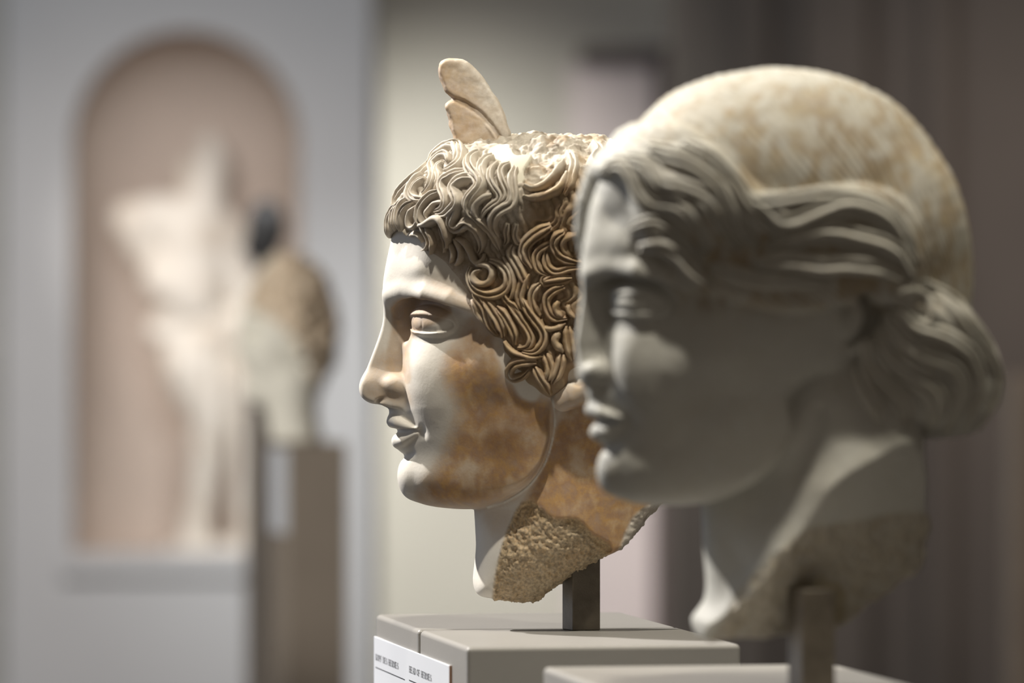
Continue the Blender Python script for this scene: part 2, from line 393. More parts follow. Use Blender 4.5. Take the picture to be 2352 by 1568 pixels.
def build_face(G, inv, fwd, k, nose=NOSE, broken=False):
    """k: size of one face unit in grid units"""
    A, C = inv(G.A, G.C); bb = (G.B/k).astype(np.float32)
    sub = None
    def T(p, r=None):
        a, c = fwd(p[0], p[2]); return (a, p[1]*k, c)
    d = poly_sd(A, C, HEADPOLY, 3); W = rbf(WCTL, A, C, 20, 260); Ra = rbf(RCTL, A, C, 12, 200)
    # soft modelling of forehead and brow
    f = relief(d, W, Ra, bb)
    G.f = smax(G.f, f*k, 6*k) if G.f.max() > 0 else f*k
    E = lambda c, r, kk=8, sub=False, rot=0, yaw=0: G.ell(T(c), [x*k for x in r], kk*k, sub, rot, yaw)
    TB = lambda pts, kk=6, sub=False, flat=1.0: G.tube([(*T(p), p[3]*k) for p in pts], kk*k, sub, flat)
    # brow, then the eye socket cut below it with a crisp upper edge
    TB([(902,24,680,16),(938,68,668,18),(985,130,674,24),(1035,163,690,22),(1088,186,709,13)], 22)
    E((985, 122, 744), (84, 54, 42), 8, True, 8)
    TB([(918,26,716,18),(934,52,708,23),(960,100,706,25),(990,134,709,25),(1016,156,716,23),(1049,178,726,18),(1080,194,736,10)], 3.5, True)
    E((934, 46, 750), (22, 24, 36), 12, True, 0)
    # cheek fullness under the eye
    E((1026, 90, 868), (76, 50, 100), 55)
    # nose
    dn = poly_sd(A, C, nose, 3)
    ridge = catmull([p for p in nose if p[1] <= 893 and p[0] < 920][::-1], 6)
    ax = np.interp(C, ridge[::-1, 1] if ridge[0, 1] > ridge[-1, 1] else ridge[:, 1], ridge[::-1, 0] if ridge[0, 1] > ridge[-1, 1] else ridge[:, 0])
    tt = np.maximum(A-ax, 0)
    hw = 15+0.27*tt+11*sstep(C, 835, 885)
    hw = np.where(C < 720, hw+10*sstep(-C, -720, -660), hw)
    g = smin(np.broadcast_to(dn[None], G.f.shape), (hw[None]-bb).astype(np.float32), 8)
    G.f = smax(G.f, (g*k).astype(np.float32), 7*k)
    if not broken:
        E((862, 0, 888), (33, 29, 32), 16)
    else:
        E((893, 0, 893), (20, 30, 22), 10)
    E((916, 35, 887), (34, 24, 24), 13, False, 12)
    TB([(868,30,921,5),(884,46,914,7),(900,56,914,7.5),(910,56,920,5)], 4, True)   # nostril
    # lips
    TB([(903,0,967,15),(905,16,966,15),(916,42,971,13),(936,64,978,8),(960,82,985,4)], 7)
    TB([(916,0,1013,17),(918,20,1013,17),(930,46,1010,13),(958,76,994,5)], 7)
    TB([(895,0,993,3.5),(903,22,992,4),(922,50,989,5),(945,70,987,4.5),(967,87,987,3.5)], 3.5, True)
    TB([(889,0,945,5),(889,0,958,4)], 6, True)                    # philtrum
    E((968, 98, 990), (9, 8, 10), 12, True)                     # mouth corner hollow
    TB([(923,0,1050,6),(928,30,1048,7),(945,58,1040,5)], 14, True)
    E((943, 0, 1098), (26, 44, 42), 18)                           # chin
    # eyeball and lids: an ellipsoid lying across the corner between front and side
    ec = T((996 if broken else 1005, 87, 744)); m = 84*k
    q = G.sl([ec[0]-m, ec[1]-m, ec[2]-m], [ec[0]+m, ec[1]+m, ec[2]+m])
    X = (G.a[q[2]][None, None, :]-ec[0])/k; Y = (G.b[q[0]][:, None, None]-ec[1])/k; Z = (G.c[q[1]][None, :, None]-ec[2])/k
    gz = math.radians(40)
    tl = 0.10*(X)                                                # outer corner a little lower
    fx = (-X*math.cos(gz)+Y*math.sin(gz))/48.5; sd = (X*math.sin(gz)+Y*math.cos(gz))/70; zz = (-(Z-tl*0.6))/40
    rr = np.sqrt(fx*fx+sd*sd+zz*zz)
    th = np.arctan2(sd, fx); ph = np.arctan2(zz, np.sqrt(fx*fx+sd*sd))
    op = np.sqrt(np.clip(1-(th/1.35)**2, 0, 1))
    up = 0.44*op-0.02; lo = -0.50*op-0.02
    ball = (1-rr)*44
    lid = (1.15-rr)*44
    g = np.maximum(ball, np.minimum(lid, np.clip(np.maximum(ph-up, lo-ph)*44, -6, 6)))
    iris = np.sqrt(((th+0.25)*1.3)**2+(ph+0.02)**2)
    g = np.where((np.abs(iris-0.42) < 0.045) & (rr < 1.05), g-1.3, g)
    g = np.minimum(g, (fx+0.75)*40)
    G.f[q] = smax(G.f[q], (g*k).astype(np.float32), 2.5*k)

def finish(G, it=2):
    V, Q = G.mesh(); V = smooth_verts(V, Q, it); return V, Q

# ------------------------------------------------------------------ winged head
HF = Frame(1335, 1446, D1)
HAIRLINE = [(860,470),(893,536),(915,524),(937,530),(958,538),(976,556),(978,576),(998,586),(1023,602),(1039,622),(1056,638),(1069,657),(1086,678),(1090,705),
    (1107,714),(1111,736),(1118,757),(1137,774),(1157,780),(1148,824),(1148,878),(1180,886),(1208,882),(1228,888),(1243,902),(1264,914),
    (1290,905),(1306,872),(1340,835),(1400,850),(1450,930),(1560,960),(1700,900),(1700,250),(860,250)]
def make_hermes(h):
    ident = lambda a, c: (a, c)
    G = Grid(808, 1632, 296, 1392, 286, h)
    build_face(G, ident, ident, 1.0)
    bb = G.B
    # ear lobe with the hollow above it
    G.tube([(1292,205,918,24),(1318,216,906,28),(1350,226,888,27),(1392,234,862,24),(1425,236,800,22),(1420,236,740,18)], 10)
    G.ell((1400,250,800), (16,16,40), 6, True, 10)
    G.ell((1326,236,858), (26,24,30), 6, True, -30)
    # neck
    NP = [(1090,1120),(1090,1180),(1093,1248),(1089,1300),(1087,1340),(1099,1366),(1136,1375),(1222,1381),(1254,1362),(1315,1318),(1384,1279),(1423,1260),
          (1453,1230),(1480,1195),(1506,1168),(1545,1120),(1570,1050),(1580,950),(1570,800),(1400,700),(1200,760),(1120,900),(1095,1020)]
    dn = poly_sd(G.A, G.C, NP, 3)
    Wn = rbf([(1100,1180,75),(1160,1180,92),(1200,1180,122),(1250,1150,150),(1350,1100,165),(1450,1050,165),(1550,1000,150),(1100,1300,75),(1150,1300,98),(1190,1290,124),
              (1250,1280,140),(1350,1230,150),(1450,1170,140),(1120,1360,70),(1230,1365,90),(1250,950,165),(1400,900,175),(1500,850,170)], G.A, G.C, 40, 180)
    Rn = rbf([(1090,1200,115),(1120,1300,70),(1150,1365,18),(1250,1355,12),(1380,1270,12),(1450,1215,14),(1500,1160,22),(1300,1150,110),(1560,1000,120),(1300,900,150)], G.A, G.C, 10, 150)
    g = relief(dn, Wn, Rn, bb, 2.4)
    G.f = smax(G.f, g, 5)
    # hollow just behind the jaw edge so that the jaw stands free of the neck
    G.tube([(1278,190,955,9),(1277,190,1010,10),(1256,178,1075,11),(1215,160,1128,10),(1165,140,1160,9),(1110,110,1176,7)], 12, True)
    # chipped, picked surface of the neck
    R = poly_sd(G.A, G.C, [(1220,1146),(1270,1184),(1323,1187),(1358,1222),(1400,1258),(1330,1330),(1240,1400),(1150,1400),(1140,1310),(1166,1228),(1192,1162)], 3)
    G.f = G.f-(sstep(R, -6, 10)*5)[None].astype(np.float32)*(G.B > 40)
    V, Q = finish(G, 2)
    # hair mass as its own volume
    H = Grid(870, 1650, 284, 980, 300, h)
    Hd = poly_sd(H.A, H.C, [(899,560),(894,520),(899,490),(911,458),(932,424),(958,397),(988,373),(1016,346),(1048,329),(1088,313),(1130,316),(1170,312),
        (1230,304),(1285,304),(1350,310),(1410,328),(1500,372),(1580,450),(1622,560),(1622,680),(1590,800),(1550,880),(1480,935),(1400,930),(1200,940),(1000,800)], 3)
    Wh = rbf(WCTL, H.A, H.C, 20, 260)+13; Rh = rbf(RCTL, H.A, H.C, 60, 200)
    g = relief(Hd, Wh, Rh, H.B)
    hl = poly_sd(H.A, H.C, HAIRLINE, 2)
    g = smin(g, np.broadcast_to(hl[None], g.shape).astype(np.float32)+4, 14)
    H.f = g
    H.ell((1160,170,470), (120,110,95), 40)
    H.ell((1330,170,480), (120,120,110), 40)
    # broken crown: flat, uneven top sloping to the back
    top = (H.C-(306+0.02*(H.A-1200)))
    H.f = smin(H.f, np.broadcast_to(top[None], g.shape).astype(np.float32), 10)
    H.ell((1330,236,872), (30,40,36), 10, True, -30)
    for c_, r_ in (((1238,120,385),(52,90,44)), ((1310,110,352),(60,90,34)), ((1375,120,400),(40,100,60)), ((1210,60,335),(70,90,30)), ((1085,60,345),(48,60,30))):
        H.ell(c_, r_, 8)
    HV, HQ = finish(H, 2)
    return V, Q, HV, HQ

def grooves(V, N, amp=5.0, per=21.0, warp=26.0):
    """shallow wavy channels between the deep locks"""
    f = fbm(V, 70.0, 3, 5)
    ph = (V[:, 0]+11*np.sin(V[:, 2]/19.0+3*f)+warp*f)/per
    g = np.abs(np.sin(np.pi*ph))**0.7
    return V+N*((g-0.6)*amp)[:, None]
def poly_mask(V, pts, soft):
    return sstep(poly_sd(V[:, 0], V[:, 2], pts, 4), -soft, soft)
def hermes():
    V, Q, HV, HQ = make_hermes(HRES)
    root = empty('portrait_sculpture', HF.M.translation)
    tag(root, 'weathered marble male head in profile with curly hair and one small wing', 'sculpture', 'marble portrait heads on pedestals')
    # --- face and neck
    N = normals(V, Q)
    co = poly_mask(V, [(1220,1146),(1270,1184),(1323,1187),(1358,1222),(1400,1258),(1330,1335),(1240,1400),(1140,1420),(1136,1330),(1160,1228),(1190,1162)], 5)*(V[:, 1] > 0)
    fr = poly_mask(V, [(1418,1275),(1440,1200),(1470,1165),(1530,1140),(1530,1220),(1450,1290)], 5)
    V = V+N*((fbm(V, 8.0, 3, 2)*4.2*co+fbm(V, 16.0, 3, 3)*4.0*fr)+fbm(V, 60.0, 2, 9)*0.8)[:, None]
    # the raised hairline crack along the jaw
    jaw = catmull([(1268,916),(1273,960),(1268,1005),(1250,1062),(1214,1112),(1166,1146),(1120,1163)], 8)
    jd = np.full(len(V), 1e9)
    for i in range(len(jaw)-1):
        p_, q_ = jaw[i], jaw[i+1]; dd = q_-p_; t_ = np.clip(((V[:, 0]-p_[0])*dd[0]+(V[:, 2]-p_[1])*dd[1])/(dd@dd), 0, 1)
        jd = np.minimum(jd, np.hypot(V[:, 0]-p_[0]-t_*dd[0], V[:, 2]-p_[1]-t_*dd[1]))
    joint = (1-sstep(jd, 1.0, 3.4))*(np.abs(V[:, 1]) > 60)*(0.6+0.4*(fbm(V, 18.0, 2, 77) > -0.2))
    V = V+N*(joint*2.0)[:, None]
    face = mesh_obj('face', HF.loc(V), Q, M['hermes'], root)
    pat = np.maximum.reduce([
        poly_mask(V, [(1085,735),(1120,760),(1160,790),(1165,870),(1265,920),(1272,1000),(1245,1075),(1180,1135),(1080,1165),(990,1158),(960,1130),(1000,1075),(1035,1000),(1050,930),(1020,870),(1030,815),(1060,780)], 34)*0.95,
        poly_mask(V, [(1280,960),(1330,920),(1420,900),(1560,900),(1600,1050),(1510,1190),(1415,1290),(1340,1222),(1250,1190),(1180,1200),(1225,1100)], 16)*0.95,
        poly_mask(V, [(980,640),(1040,640),(1100,690),(1095,730),(1020,700)], 40)*0.40,
        poly_mask(V, [(840,850),(880,800),(935,870),(950,930),(880,930),(830,905)], 24)*0.42,
        poly_mask(V, [(905,690),(1000,684),(1040,720),(950,780),(945,880),(900,860),(880,840),(898,760)], 10)*0.55*sstep(np.abs(V[:, 1]), 14, 24),  # stain plus painted shade on the nose sides and in the eye sockets
        poly_mask(V, [(1270,900),(1400,850),(1400,920),(1290,945)], 14)*0.5,
        poly_mask(V, [(1110,1170),(1180,1170),(1150,1260),(1120,1220)], 14)*0.25, co*0.3])
    pale = poly_mask(V, [(1180,872),(1235,880),(1232,915),(1200,912)], 8)+poly_mask(V, [(1136,770),(1230,700),(1260,840),(1180,880),(1150,840)], 6)*0.5  # first patch paints the lit spot past the hair's shadow as clean stone
    set_attr(face, 'patina', np.clip(pat*(1-np.clip(pale, 0, 1))*(1-joint)*(1-fr*0.8), 0, 1))
    set_attr(face, 'dirt_shade', np.clip(co*0.4+fr*0.45+0.06, 0, 1))
    set_attr(face, 'coarse', np.clip(co*0.8, 0, 1))
    # --- hair
    N = normals(HV, HQ)
    crown = np.clip(sstep(-(HV[:, 2]), -402, -385)*sstep(HV[:, 0], 1150, 1185)+sstep(-HV[:, 2], -345, -325), 0, 1)
    blob = poly_mask(HV, [(1200,365),(1250,330),(1300,340),(1300,390),(1260,430),(1205,425)], 8)
    plas = poly_mask(HV, [(1120,352),(1150,336),(1172,346),(1186,362),(1222,362),(1204,398),(1206,420),(1190,428),(1178,398),(1140,376)], 2)*(HV[:, 1] > 30)
    rough = np.clip(np.maximum(crown, blob), 0, 1)*(1-plas)
    grv = grooves(HV, N, 8.0)
    edge_ = sstep(poly_sd(HV[:, 0], HV[:, 2], HAIRLINE, 2), 14, 60)
    HV2 = HV+(grv-HV)*((1-rough-plas*(1-rough))*edge_)[:, None]
    HV2 = HV2+N*((fbm(HV, 46.0, 4, 11)*11+np.abs(fbm(HV, 30.0, 4, 12))*7-7)*rough)[:, None]
    hair = mesh_obj('hair', HF.loc(HV2), HQ, M['hermes_hair'], root)
    hair.data.materials.append(M['plaster'])
    fm = plas[HQ].mean(1) > 0.5
    hair.data.polygons.foreach_set('material_index', fm.astype(np.int32))
    def stain(X):
        warm = np.maximum(poly_mask(X, [(1225,440),(1340,400),(1500,420),(1600,600),(1600,950),(1280,940),(1160,880),(1090,760),(1080,640),(1180,620),(1190,560)], 40)*0.85,
                          poly_mask(X, [(960,560),(1100,500),(1220,560),(1200,900),(1100,760)], 40)*0.4)
        return np.clip(warm, 0.15, 1)
    set_attr(hair, 'patina', np.clip(stain(HV)*(1-rough)+rough*0.5*sstep(fbm(HV, 44.0, 3, 7), 0.0, 0.5), 0, 1))
    set_attr(hair, 'dirt_shade', np.clip(0.6*(1-rough)+rough*(0.4+0.5*sstep(fbm(HV, 22.0, 2, 17), 0.1, 0.6)), 0, 1)); set_attr(hair, 'coarse', rough*0.0)  # dirt, raised to deepen shade between locks and dim the overlit crown
    S = Surface(HF, HV, HQ)
    for i, (cr, w_, n, lift, pts) in enumerate(LOCKS+back_locks()):
        ox, oy, k = cr if cr[2] != 1 else (0, 0, 1)
        for o in build_lock(S, [(ox+x*k, oy+y*k) for x, y in pts], w_*k*(1.12 if n > 1 else 1.0), n, hair, M['hermes_hair'], lift=lift, seed=i, step=4.0):
            co_ = np.empty(len(o.data.vertices)*3, np.float32); o.data.vertices.foreach_get('co', co_); co_ = co_.reshape(-1, 3)
            X = np.stack([co_[:, 0]/HF.s+HF.a0, -co_[:, 1]/HF.s, -co_[:, 2]/HF.s+HF.c0], 1)
            set_attr(o, 'patina', stain(X)); set_attr(o, 'dirt_shade', np.full(len(X), 0.28)); set_attr(o, 'coarse', np.zeros(len(X)))
    # --- wing
    G = Grid(990, 1185, 125, 345, 60, 2.5, full=True)
    wp = poly_sd(G.A, G.C, [(1008,158),(1014,144),(1032,137),(1063,140),(1082,150),(1098,166),(1114,186),(1128,208),(1143,230),(1155,254),(1166,288),(1172,330),
        (1110,340),(1050,335),(1040,312),(1033,292),(1034,280),(1028,264),(1023,247),(1030,236),(1040,231),(1034,222),(1022,212),(1015,196),(1008,180)], 2)
    W = 20+10*sstep(G.C, 180, 320)
    gl = poly_sd(G.A, G.C, [(1040,228),(1070,238),(1105,262),(1130,290),(1150,320),(1150,326),(1128,296),(1103,268),(1068,243),(1040,233)], 1)
    W = W-7*sstep(gl, -7, 0)
    low = poly_sd(G.A, G.C, [(1020,225),(1070,243),(1103,268),(1145,330),(1020,340)], 1)
    W = W-5*sstep(low, -2, 6)
    G.f = relief(wp, W.astype(np.float32), np.full_like(W, 12, dtype=np.float32), np.abs(G.B), 2.4)
    WV, WQ = finish(G, 1); Nn = normals(WV, WQ)
    edge = sstep(-WV[:, 0], -1050, -1020)*sstep(WV[:, 2], 200, 230)
    WV = WV+Nn*(fbm(WV, 18.0, 3, 21)*(1.3+2.2*edge))[:, None]
    WV[:, 1] += 74+0.12*(WV[:, 2]-330)
    wing = mesh_obj('wing', HF.loc(WV), WQ, M['hermes'], root)
    tag(wing, 'small chipped marble wing standing up from the hair')
    set_attr(wing, 'patina', np.clip(0.30+0.45*sstep(-WV[:, 0]+0.5*(WV[:, 2]-150), -1085, -1000)*0.8, 0, 1)); set_attr(wing, 'dirt_shade', np.full(len(WV), 0.35)+0.3*edge); set_attr(wing, 'coarse', np.zeros(len(WV)))
    return root
# ------------------------------------------------------------------ carved hair locks
def lock_mesh(path, nrm, width, height, strands, sink, w_px=1.0, taper=(0.45, 0.25), seed=0, cross=9):
    """path, nrm: (n,3) local metres; returns a ribbed, rounded lock lying on the surface"""
    n = len(path); T = np.gradient(path, axis=0); T /= np.linalg.norm(T, axis=1)[:, None]+1e-12
    N = nrm-(nrm*T).sum(1)[:, None]*T; N /= np.linalg.norm(N, axis=1)[:, None]+1e-12
    S = np.cross(T, N)
    t = np.linspace(0, 1, n)
    prof = np.minimum(1, taper[0]+(1-taper[0])*sstep(t, 0, 0.18))*np.minimum(1, taper[1]+(1-taper[1])*sstep(1-t, 0, 0.28))
    rnd = random.Random(seed)
    m = max(cross, strands*6+1); u = np.linspace(-1, 1, m)
    ph = (u+1)/2*strands
    rib = np.abs(np.sin(np.pi*ph))**0.6                       # one bump per strand
    prom = np.array([1+0.22*rnd.uniform(-1, 1) for _ in range(strands+1)])[np.minimum(ph.astype(int), strands)]
    dome = np.sqrt(np.clip(1-np.abs(u)**2.6, 0, 1))
    if strands > 1: hh = dome*(0.56+0.44*rib*prom)
    else: hh = dome
    V = []
    for i in range(n):
        wv = width[i]*prof[i]; hv = height[i]*prof[i]
        base = path[i]-N[i]*sink
        V.append(base[None]+S[i][None]*(u*wv/2)[:, None]+N[i][None]*(hh*(hv+sink))[:, None])
    V = np.concatenate(V)
    Q = []
    for i in range(n-1):
        for j in range(m-1):
            a = i*m+j; Q.append((a, a+m, a+m+1, a+1))
        Q.append((i*m+m-1, (i+1)*m+m-1, (i+1)*m, i*m))        # closed underneath
    V = np.concatenate([V, path[:1]-N[:1]*sink, path[-1:]-N[-1:]*sink]); e0, e1 = len(V)-2, len(V)-1
    Fc = [tuple(q) for q in Q]
    for j in range(m-1):
        Fc.append((j, j+1, e0)); Fc.append(((n-1)*m+j+1, (n-1)*m+j, e1))
    return V, Fc
class Surface:
    def __init__(s, frame, V, Q):
        s.fr = frame; s.V = frame.loc(V)
        s.bvh = BVHTree.FromPolygons([tuple(v) for v in s.V], [tuple(q) for q in Q.tolist()])
    def hit(s, px, py):
        o, d = s.fr.ray(px, py); h = s.bvh.ray_cast(o, d)
        if h[0] is None:
            # just off the outline: nearest point of the surface to the ray
            t = (s.fr.Mi @ P(px, py, s.fr.D)); h = s.bvh.find_nearest(t)
        return np.array(h[0]), np.array(h[1])
def build_lock(surf, pts, width, n, parent, mat, name='hair_lock', lift=7.0, seed=0, step=6.0, taper=(0.6, 0.42), sink=12, hfac=0.68, mirror=True, attrs=None, smooth_it=4):
    s = surf.fr.s
    p = catmull(pts, 8); L = np.concatenate([[0], np.cumsum(np.linalg.norm(np.diff(p, axis=0), axis=1))])
    m = max(6, int(L[-1]/step)); tt = np.linspace(0, L[-1], m)
    p = np.stack([np.interp(tt, L, p[:, 0]), np.interp(tt, L, p[:, 1])], 1)
    R = [surf.hit(*q) for q in p]
    pos = np.array([r[0] for r in R]); nr = np.array([r[1] for r in R])
    for _ in range(smooth_it):
        nr[1:-1] = (nr[:-2]+nr[1:-1]*2+nr[2:])/4; pos[1:-1] = (pos[:-2]+pos[1:-1]*2+pos[2:])/4
    nr /= np.linalg.norm(nr, axis=1)[:, None]
    w = width*s*1.22; ww = np.full(m, w)
    hgt = np.full(m, w*hfac/max(1, n)**0.5)
    V, Fc = lock_mesh(pos+nr*lift*s, nr, ww, hgt, n, (sink+lift)*s, taper=taper, seed=seed)
    V = V+np.stack([vnoise(V, 11*s, 5+k_) for k_ in range(3)], -1)*0.9*s+np.stack([vnoise(V, 4.5*s, 15+k_) for k_ in range(3)], -1)*0.35*s
    o = mesh_obj(name, V, Fc, mat, parent)
    out = [o]
    if mirror:
        V2 = V.copy(); V2[:, 1] *= -1
        out.append(mesh_obj(name, V2, [f[::-1] for f in Fc], mat, parent))
    return out
# carved locks of the winged head: centre lines traced in four crops of the photograph (origin, scale)
CA, CB, CC, CD = (880, 290, .16582), (1100, 290, .16582), (920, 440, .16582), (1100, 500, .16582)
CE = (1080, 640, .19133)
LOCKS = [  # crop, width, strands, lift, points
 (CA,120,3,8,[(1060,235),(900,300),(760,410),(650,540)]),
 (CA,110,3,6,[(660,520),(560,640),(400,770),(280,890),(190,1030),(172,1110)]),
 (CA,95,2,7,[(1040,330),(960,300),(870,350),(760,420),(670,520)]),
 (CA,110,2,8,[(920,500),(930,430),(860,410),(760,490),(690,570),(720,660),(710,770),(650,870),(570,940)]),
 (CA,100,2,6,[(850,500),(780,560),(760,640),(800,710),(770,820),(700,890)]),
 (CA,120,2,9,[(1075,270),(1110,400),(1110,510),(1030,590),(890,620)]),
 (CA,90,1,6,[(1000,250),(1010,340),(1040,430),(1000,520)]),
 (CA,95,2,9,[(605,730),(510,800),(430,900),(430,990),(520,1020),(640,990)]),
 (CA,80,1,6,[(560,670),(440,790),(370,910),(370,1010),(440,1060)]),
 (CA,125,2,11,[(1190,650),(1050,680),(890,760),(850,860),(900,950),(930,1040),(870,1130),(750,1180)]),
 (CA,140,2,10,[(1320,770),(1210,730),(1070,790),(1010,880),(1050,960),(1080,1050),(1000,1140),(880,1220),(770,1230)]),
 (CA,110,2,10,[(820,910),(720,950),(620,1030),(545,1140),(530,1260),(570,1360),(650,1375)]),
 (CA,115,1,12,[(560,1370),(650,1360),(740,1290),(830,1270),(890,1340),(920,1450),(935,1568),(915,1680)]),
 (CA,70,1,8,[(890,1050),(770,1060),(690,1130),(620,1220),(650,1300)]),
 (CA,75,2,8,[(430,1055),(330,1120),(275,1220),(262,1340),(290,1430)]),
 (CA,65,1,8,[(500,1110),(430,1160),(385,1270),(390,1380),(450,1410),(500,1350),(520,1250)]),
 (CA,60,1,7,[(380,990),(290,1060),(235,1180),(225,1320),(255,1420)]),
 (CA,90,2,7,[(250,1080),(165,1180),(115,1300),(105,1440),(120,1560)]),
 (CA,60,1,6,[(240,1090),(195,1200),(180,1330),(170,1430)]),
 (CA,60,1,6,[(330,1010),(230,1090),(170,1200),(150,1320),(135,1450)]),
 (CA,155,3,10,[(1330,400),(1240,460),(1210,560),(1250,660),(1340,750),(1370,830),(1300,920),(1225,1010),(1205,1110),(1240,1210),(1320,1280)]),
 (CA,110,2,8,[(1530,440),(1400,520),(1360,620),(1400,720),(1410,820)]),
 (CB,95,2,11,[(270,545),(185,620),(155,720),(190,830),(280,950),(290,1020),(210,1070),(120,1130),(60,1220),(40,1300)]),
 (CB,95,2,11,[(430,570),(330,610),(300,710),(345,830),(390,930),(370,1020),(290,1070),(215,1075)]),
 (CB,150,2,8,[(500,610),(450,720),(450,850),(470,960),(430,1080),(310,1130),(220,1210),(190,1310),(220,1410),(280,1500)]),
 (CB,90,1,9,[(180,950),(70,1000),(-20,1080),(-35,1170),(30,1270)]),
 (CB,80,1,7,[(60,560),(40,650),(60,740),(20,830),(-40,900)]),
 (CB,95,1,12,[(1190,530),(1110,650),(1000,780),(850,860),(700,880),(610,830)]),
 (CB,110,1,12,[(1230,680),(1170,850),(1050,930),(880,980),(720,990),(600,970)]),
 (CB,130,2,8,[(1250,400),(1320,560),(1290,700),(1260,830),(1180,960)]),
 (CC,130,2,11,[(830,190),(770,320),(740,430),(790,500),(880,470),(930,400),(1010,430),(1100,510),(1140,620),(1140,760),(1100,850)]),
 (CC,85,1,9,[(800,630),(900,670),(960,760),(1000,860),(1040,960),(1100,1000),(1160,940),(1175,850)]),
 (CC,60,1,9,[(310,480),(370,570),(420,670),(415,760),(340,800)]),
 (CC,75,1,10,[(390,500),(460,620),(475,740),(440,840)]),
 (CC,55,1,8,[(560,500),(610,620),(640,740),(620,840)]),
 (CC,80,1,6,[(760,640),(830,740),(860,850),(840,960),(770,1010)]),
 (CC,70,1,6,[(690,700),(740,800),(750,900),(700,980)]),
 (CC,50,1,6,[(60,520),(130,570),(220,560),(300,610),(330,700)]),
 (CC,120,2,8,[(1040,340),(1180,430),(1290,560),(1350,690),(1380,800)]),
 (CC,130,2,11,[(1260,950),(1400,1010),(1500,1150),(1490,1310),(1390,1400),(1250,1430),(1110,1390),(1010,1280),(965,1150),(1000,1040)]),
 (CC,95,1,11,[(1080,1020),(1200,1010),(1290,1080),(1290,1180),(1220,1270),(1110,1280),(1040,1190),(1060,1100),(1140,1080)]),
 (CD,140,2,11,[(480,360),(450,470),(510,600),(590,740),(640,860),(670,990)]),
 (CD,80,1,9,[(350,540),(440,680),(490,800),(500,950),(470,1080),(390,1180)]),
 (CD,170,3,10,[(1010,110),(880,170),(740,260),(650,370),(640,500),(690,620),(750,710)]),
 (CD,115,2,11,[(1010,330),(880,420),(800,520),(800,640),(860,740),(960,790)]),
 (CD,110,2,10,[(940,470),(930,590),(970,690),(1060,745),(1160,730),(1260,700),(1420,690)]),
 (CD,120,2,11,[(1190,180),(1090,240),(1050,340),(1080,450),(1150,540),(1250,600),(1420,630)]),
 (CD,90,1,9,[(1350,210),(1230,250),(1170,330),(1210,460),(1310,540)]),
 (CD,120,2,10,[(860,910),(765,1000),(735,1120),(760,1240),(850,1370)]),
 (CD,120,2,12,[(1190,950),(1040,1000),(950,1100),(950,1230),(1010,1350),(1110,1400),(1240,1380)]),
 (CD,90,1,11,[(1110,1150),(1060,1220),(1080,1310),(1170,1360)]),
 (CD,70,1,11,[(1240,1200),(1240,1290),(1340,1380)]),
 (CD,130,2,8,[(700,760),(620,860),(600,960),(560,1080),(600,1200),(680,1320)]),
 (CD,150,3,7,[(1000,800),(900,880),(1100,850),(1300,830)]),
 (CD,90,2,8,[(400,60),(370,160),(400,270),(360,350)]),
 (CD,90,2,8,[(520,60),(490,200),(540,320),(600,360)]),
 (CE,110,2,10,[(620,230),(700,370),(790,500),(870,610),(890,720),(840,830),(750,890),(640,860)]),
 (CE,100,2,10,[(470,290),(560,400),(630,510),(710,630),(740,750),(690,830),(580,830)]),
 (CE,110,2,9,[(330,330),(420,430),(490,560),(540,680),(540,790)]),
 (CE,120,2,8,[(190,230),(270,350),(340,460),(390,580),(420,700)]),
 (CE,110,2,8,[(60,110),(130,240),(200,340),(240,460),(270,570),(350,670)]),
 (CE,90,1,7,[(60,230),(110,330),(170,440),(220,560)]),
 (CE,60,1,12,[(435,750),(520,860),(640,910),(760,950),(880,930)]),
 (CE,110,2,9,[(800,1000),(680,990),(560,1000),(480,1080),(540,1170),(650,1160),(720,1090)]),
 (CE,100,1,8,[(1080,640),(1010,720),(1060,820),(1120,880)]),
 (CE,80,1,9,[(870,570),(960,600),(1060,580),(1150,530)]),
 (CE,130,2,7,[(1180,560),(1180,700),(1200,850),(1230,980)]),
 (CE,120,2,7,[(900,900),(940,1000),(960,1120),(900,1240)]),
 (CE,120,2,7,[(1100,900),(1080,1020),(1040,1140),(980,1250)]),
 (CE,110,2,6,[(780,1060),(830,1160),(900,1270),(960,1370)]),
 (CE,90,2,7,[(400,150),(440,260),(540,330),(600,430)]),
]
# the back of the head, out of the photograph's sight: looser waves
def back_locks():
    rnd = random.Random(4); out = []
    for r, c in enumerate(range(380, 900, 56)):
        for a in range(1372, 1600, 42):
            x = a+rnd.uniform(-8, 8); y = c+rnd.uniform(-8, 8)
            if ((x-1380)/230)**2+((y-620)/300)**2 > 0.92: continue
            s = rnd.choice((-1, 1))
            out.append(((0,0,1), rnd.uniform(19, 25), 2, 8, [(x-8*s,y-40),(x+10*s,y-20),(x-9*s,y),(x+10*s,y+20),(x-6*s,y+42)]))
    return out
